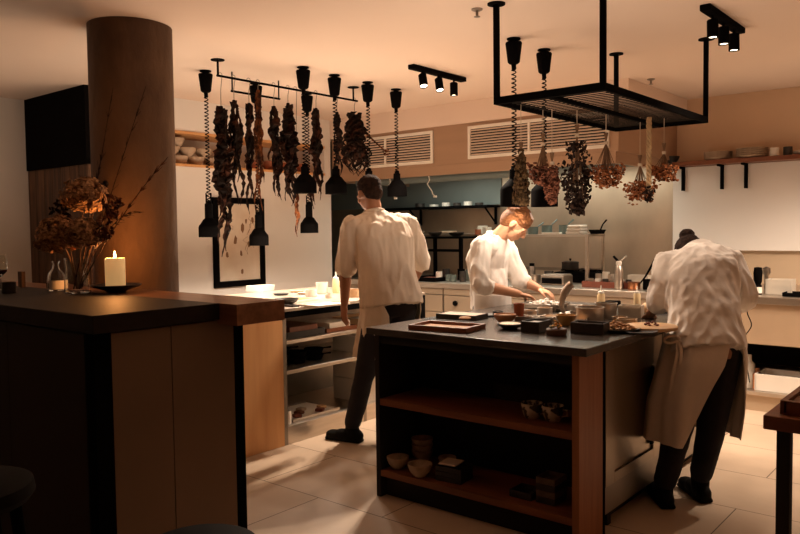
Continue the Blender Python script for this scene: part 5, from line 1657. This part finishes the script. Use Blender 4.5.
def person(J, label, skin, hair_fn, shirt_m, sleeve_end, name='person', sh_w=.17, loose=1.0, apron=None, band=None):
    F = V(J['F']).normalized(); Lf = V((-F.y, F.x, 0))
    rt = root(name, V((J['hip'][0], J['hip'][1], 0)), label, 'person')
    hip, chest, neck, hd_ = V(J['hip']), V(J['chest']), V(J['neck']), V(J['head'])
    up1 = (chest - hip).normalized(); f1 = (F - up1 * F.dot(up1)).normalized()
    up2 = (neck - chest).normalized(); f2 = (F - up2 * F.dot(up2)).normalized()
    shR, shL = V(J['shR']), V(J['shL'])
    rv2 = (shR - shL).normalized()
    # body: one surface
    b = MB()
    loft(b, [(hip - up1 * .10, -Lf, f1, .12, .09), (hip, -Lf, f1, .15, .105), (hip.lerp(chest, .5), -Lf, f1, .125, .09), (chest, rv2, f2, .145, .105), (chest.lerp(neck, .6), rv2, f2, .14, .09), (neck, rv2, f2, .06, .055)])
    limb(b, [neck - up2 * .03, hd_ - V(J['fu']).normalized() * .05 - V(J['ff']).normalized() * .02], [.058, .052])
    head(b, hd_, J['ff'], J['fu'])
    for s_ in 'RL':
        sh_, el, ha = V(J['sh' + s_]), V(J['el' + s_]), V(J['ha' + s_])
        wr = el.lerp(ha, .74)
        limb(b, [sh_, sh_.lerp(el, .5), el, el.lerp(wr, .35), wr], [.050, .044, .038, .040, .027])
        hand(b, wr, J.get('hd' + s_, ha - el), J['hn' + s_], J['hs' + s_], J.get('curl', .5))
        hp, kn, an = V(J['hp' + s_]), V(J['kn' + s_]), V(J['an' + s_])
        limb(b, [hp, kn, kn.lerp(an, .3), an], [.075, .052, .052, .036])
        ell(b, V((an.x, an.y, .04)), (1, 0, 0), (0, 1, 0), (0, 0, 1), .035, .035, .035)
    fuse(b, .0065, 3, 'body', skin, rt)
    # shirt
    b = MB(); k = loose
    loft(b, [(hip - up1 * .05, -Lf, f1, .185 * k, .135 * k), (hip + up1 * .05, -Lf, f1, .178 * k, .130 * k), (hip.lerp(chest, .5), -Lf, f1, .165 * k, .125 * k), (chest, rv2, f2, .178 * k, .132 * k), (chest.lerp(neck, .5), rv2, f2, .170 * k, .115 * k), (chest.lerp(neck, .85), rv2, f2, .11 * k, .085), (neck + up2 * .015, rv2, f2, .062, .06)])
    for s_ in 'RL':
        sh_, el, ha = V(J['sh' + s_]), V(J['el' + s_]), V(J['ha' + s_])
        en = el.lerp(ha, sleeve_end)
        limb(b, [chest.lerp(neck, .45).lerp(sh_, .6), sh_, sh_.lerp(el, .5), el, en], [.085, J.get('sr', .078 * k), .070 * min(k, 1.08), .066 * min(k, 1.08), .062 * min(k, 1.08)])
    fuse(b, .008, 1, 'shirt', shirt_m, rt, .010, 7.5, J.get('st', (2.0, 2.0, .38)), J.get('seed', 1))
    q = MB()
    cc = neck + up2 * .005
    ringp = [cc + rv2 * .064 * math.cos(t * PI / 10) + f2 * .064 * math.sin(t * PI / 10) for t in range(20)] + [cc + rv2 * .064]
    q.tube(ringp, .013, 8)
    q.build('collar', shirt_m, rt, True)
    # trousers
    b = MB()
    loft(b, [(hip + up1 * .04, -Lf, f1, .160, .118), (hip - V((0, 0, .05)), -Lf, f1, .168, .122), (hip - V((0, 0, .13)), -Lf, f1, .15, .11)])
    for s_ in 'RL':
        hp, kn, an = V(J['hp' + s_]), V(J['kn' + s_]), V(J['an' + s_])
        limb(b, [hp, hp.lerp(kn, .5), kn, kn.lerp(an, .5), an + (kn - an).normalized() * .03], [.098, .086, .070, .064, .058])
    fuse(b, .011, 2, 'trousers', black_cloth, rt, .005, 6.0)
    for s_ in 'RL':
        q = MB(); shoe(q, J['an' + s_], J['toe' + s_])
        fuse(q, .008, 2, 'shoe', leather, rt)
    hair_fn(rt, hd_, V(J['ff']).normalized(), V(J['fu']).normalized())
    return rt, F, Lf, up1


def short_hair(rt, c, f, u):
    u = (u - f * u.dot(f)).normalized(); s = f.cross(u)
    g = random.Random(2)
    q = MB()
    ell(q, c + u * .056 - f * .012, s, f, u, .086, .100, .080)
    ell(q, c + u * .005 - f * .050, s, f, u, .079, .066, .082)
    for i in range(90):
        th_, v_ = g.uniform(0, 2 * PI), g.uniform(.05, 1)
        n_ = (s * math.cos(th_) * math.sqrt(1 - v_ * v_) + f * math.sin(th_) * math.sqrt(1 - v_ * v_) + u * v_)
        p_ = c + u * .045 - f * .018 + s * n_.dot(s) * .078 + f * n_.dot(f) * .092 + u * n_.dot(u) * .074
        t_ = (f * .8 - n_ * f.dot(n_) + s * g.uniform(-.5, .5)).normalized()
        limb(q, [p_ - t_ * .012 + n_ * .008, p_ + n_ * .018 + t_ * .022], [.013, .006])
    fuse(q, .006, 1, 'hair', hair_red, rt)


def bun_hair(rt, c, f, u):
    u = (u - f * u.dot(f)).normalized(); s = f.cross(u)
    q = MB()
    ell(q, c + u * .030 - f * .022, s, f, u, .083, .094, .092)
    ell(q, c - u * .015 - f * .050, s, f, u, .074, .060, .075)
    fuse(q, .007, 2, 'hair', hair_dark, rt, .003, 30)
    q = MB()
    k = c + u * .105 - f * .072
    ell(q, k, s, f, u, .045, .042, .048)
    g = random.Random(6)
    for i in range(26):
        n_ = V((g.uniform(-1, 1), g.uniform(-1, 1), g.uniform(-1, 1))).normalized()
        q.ball(k + n_ * .034, .012, 1)
    fuse(q, .005, 1, 'hair_bun', hair_dark, rt, .003, 40)


def plain_hair(rt, c, f, u):
    u = (u - f * u.dot(f)).normalized(); s = f.cross(u)
    q = MB()
    ell(q, c + u * .045 - f * .022, s, f, u, .082, .094, .078)
    ell(q, c - u * .005 - f * .055, s, f, u, .072, .052, .072)
    fuse(q, .007, 2, 'hair', hair_dark, rt, .004, 30)


# --- cook with auburn hair behind the island
Z = V((0, 0, 1))
FC = V((.90, .44, 0)).normalized(); LC = V((-FC.y, FC.x, 0))
hipc = at(490, 312, d=5.36)
hipc.z = .93
J = dict(F=FC, hip=hipc, chest=at(488, 262, d=5.33), neck=at(497, 236, d=5.29), head=at(515, 224, d=5.24),
         ff=FC * .70 - Z * .75, fu=FC * .72 + Z * .70,
         shR=at(482, 247, d=5.16), shL=at(503, 243, d=5.45), elR=at(480, 285, d=5.08), elL=at(520, 280, d=5.40),
         haR=at(532, 297, d=5.12), haL=at(546, 292, d=5.30), hnR=(0, 0, -1), hnL=(0, 0, -1), hsR=LC, hsL=-LC, curl=.75, seed=3,
         hpR=hipc - LC * .09 - Z * .06, hpL=hipc + LC * .09 - Z * .06,
         knR=hipc - LC * .10 + FC * .03 - Z * .43, knL=hipc + LC * .10 + FC * .03 - Z * .43,
         anR=V((hipc.x, hipc.y, .10)) - LC * .10 - FC * .02, anL=V((hipc.x, hipc.y, .10)) + LC * .10 - FC * .02, toeR=FC, toeL=FC)
rt, F, Lf, up1 = person(J, 'auburn haired cook in white shirt bending over a tray behind the island', skin_m, short_hair, white_cloth, .12, loose=.98)
shell([(hipc + Z * .06, .150, .195, -125, 125), (hipc - Z * .10, .150, .20, -120, 120), (hipc - Z * .45, .16, .215, -110, 110)], 48, .006, F, Lf, 'apron', white_cloth, rt, .006)

# --- moving cook between the pass and the island
FB = V((-.95, .31, 0)).normalized(); LB = V((-FB.y, FB.x, 0))
hipb = at(391, 298, d=5.02)
foot = at(349, 440, z=0)
foot2 = at(402, 445, z=0)
J = dict(F=FB, hip=hipb, chest=at(383, 243, d=5.04), neck=at(374, 213, d=5.06), head=at(369, 194, d=5.08),
         ff=FB * .90 - Z * .42, fu=Z * .9 + FB * .42,
         shR=at(407, 224, d=5.16), shL=at(352, 226, d=4.98), elR=at(421, 262, d=5.24), elL=at(346, 268, d=5.04),
         haR=at(410, 290, d=5.30), haL=at(344, 316, d=5.08), hnR=LB, hnL=-LB, hsR=FB, hsL=FB, curl=.45, seed=8, sr=.072,
         hpR=hipb - LB * .09 - Z * .06, hpL=hipb + LB * .09 - Z * .06,
         knR=at(397, 372, d=5.0), knL=at(366, 368, d=4.98),
         anR=V((foot2.x, foot2.y, .11)), anL=V((foot.x, foot.y, .11)) - FB * .05, toeR=FB, toeL=V((-.97, -.22, 0)))
rt, F, Lf, up1 = person(J, 'dark haired cook in pale shirt walking between the pass and the island', skin_dark, plain_hair, apron_cloth, -.08, loose=1.18)  # white shirt; its warm dim light is put into the beige cloth colour
shell([(hipb + Z * .05, .165, .215, -130, 130), (hipb - Z * .10, .17, .215, -125, 150), (hipb - Z * .40 + FB * .10 , .20, .21, -110, 165)], 48, .006, F, Lf, 'apron', apron_cloth, rt, .008, 4)

# --- bending cook at the right end of the island
FR_ = V((-.62, .78, 0)).normalized(); LR = V((-FR_.y, FR_.x, 0))
hipr = at(705, 345, d=3.88)
fl = at(664, 505, z=0); frr = at(700, 499, z=0)
J = dict(F=FR_, hip=hipr, chest=at(701, 278, d=4.06), neck=at(695, 250, d=4.28), head=at(690, 256, d=4.44),
         ff=FR_ * .55 - Z * .83, fu=FR_ * .80 + Z * .55,
         shR=at(728, 262, d=4.20), shL=at(668, 266, d=4.20), elR=at(745, 296, d=4.12), elL=at(661, 298, d=4.12),
         haR=at(733, 318, d=4.36), haL=at(647, 319, d=4.30), hnR=(0, 0, -1), hnL=(0, 0, -1), hsR=LR, hsL=-LR, curl=.7, seed=5,
         hpR=hipr - LR * .085 - Z * .05, hpL=hipr + LR * .085 - Z * .05,
         knR=at(711, 428, d=3.88), knL=at(679, 428, d=3.80),
         anR=V((frr.x, frr.y, .11)), anL=V((fl.x, fl.y, .11)), toeR=V((-.60, .62, 0)), toeL=V((-.62, .78, 0)))
rt, F, Lf, up1 = person(J, 'dark haired cook with a bun bending over the island, seen from behind', skin_dark, bun_hair, white_cloth, .18, loose=1.06)
waist = hipr + up1 * .06
shell([(waist + Z * .01, .155, .200, -128, 205), (hipr - Z * .08 + LR * .015, .170, .222, -126, 192), (hipr - Z * .28 + LR * .05, .20, .238, -118, 172), (hipr - Z * .48 + LR * .07, .225, .235, -108, 152)], 70, .006, F, Lf, 'apron', apron_cloth, rt, .009, 2, 7)
# apron tie at the back left hip
kn = waist - FR_ * .115 + LR * .18
q = MB()
for sg in (-1, 1):
    ringp = [kn + LR * sg * (.035 - .035 * math.cos(t * PI / 6)) + Z * (.018 * math.sin(t * PI / 6) - .01 * abs(math.sin(t * PI / 12))) - FR_ * .01 for t in range(13)]
    q.tube(ringp, .007, 6, .5)
q.ball(kn - FR_ * .008, .014, 1)
q.tube([kn, kn - FR_ * .03 + LR * .01 - Z * .08, kn - FR_ * .035 + LR * .035 - Z * .20, kn - FR_ * .03 + LR * .04 - Z * .30], [.008, .009, .010, .011], 6, .35)
q.tube([kn, kn - FR_ * .03 - LR * .01 - Z * .06, kn - FR_ * .035 - LR * .005 - Z * .16], [.008, .009, .010], 6, .35)
q.build('apron_tie', apron_cloth, rt, True)
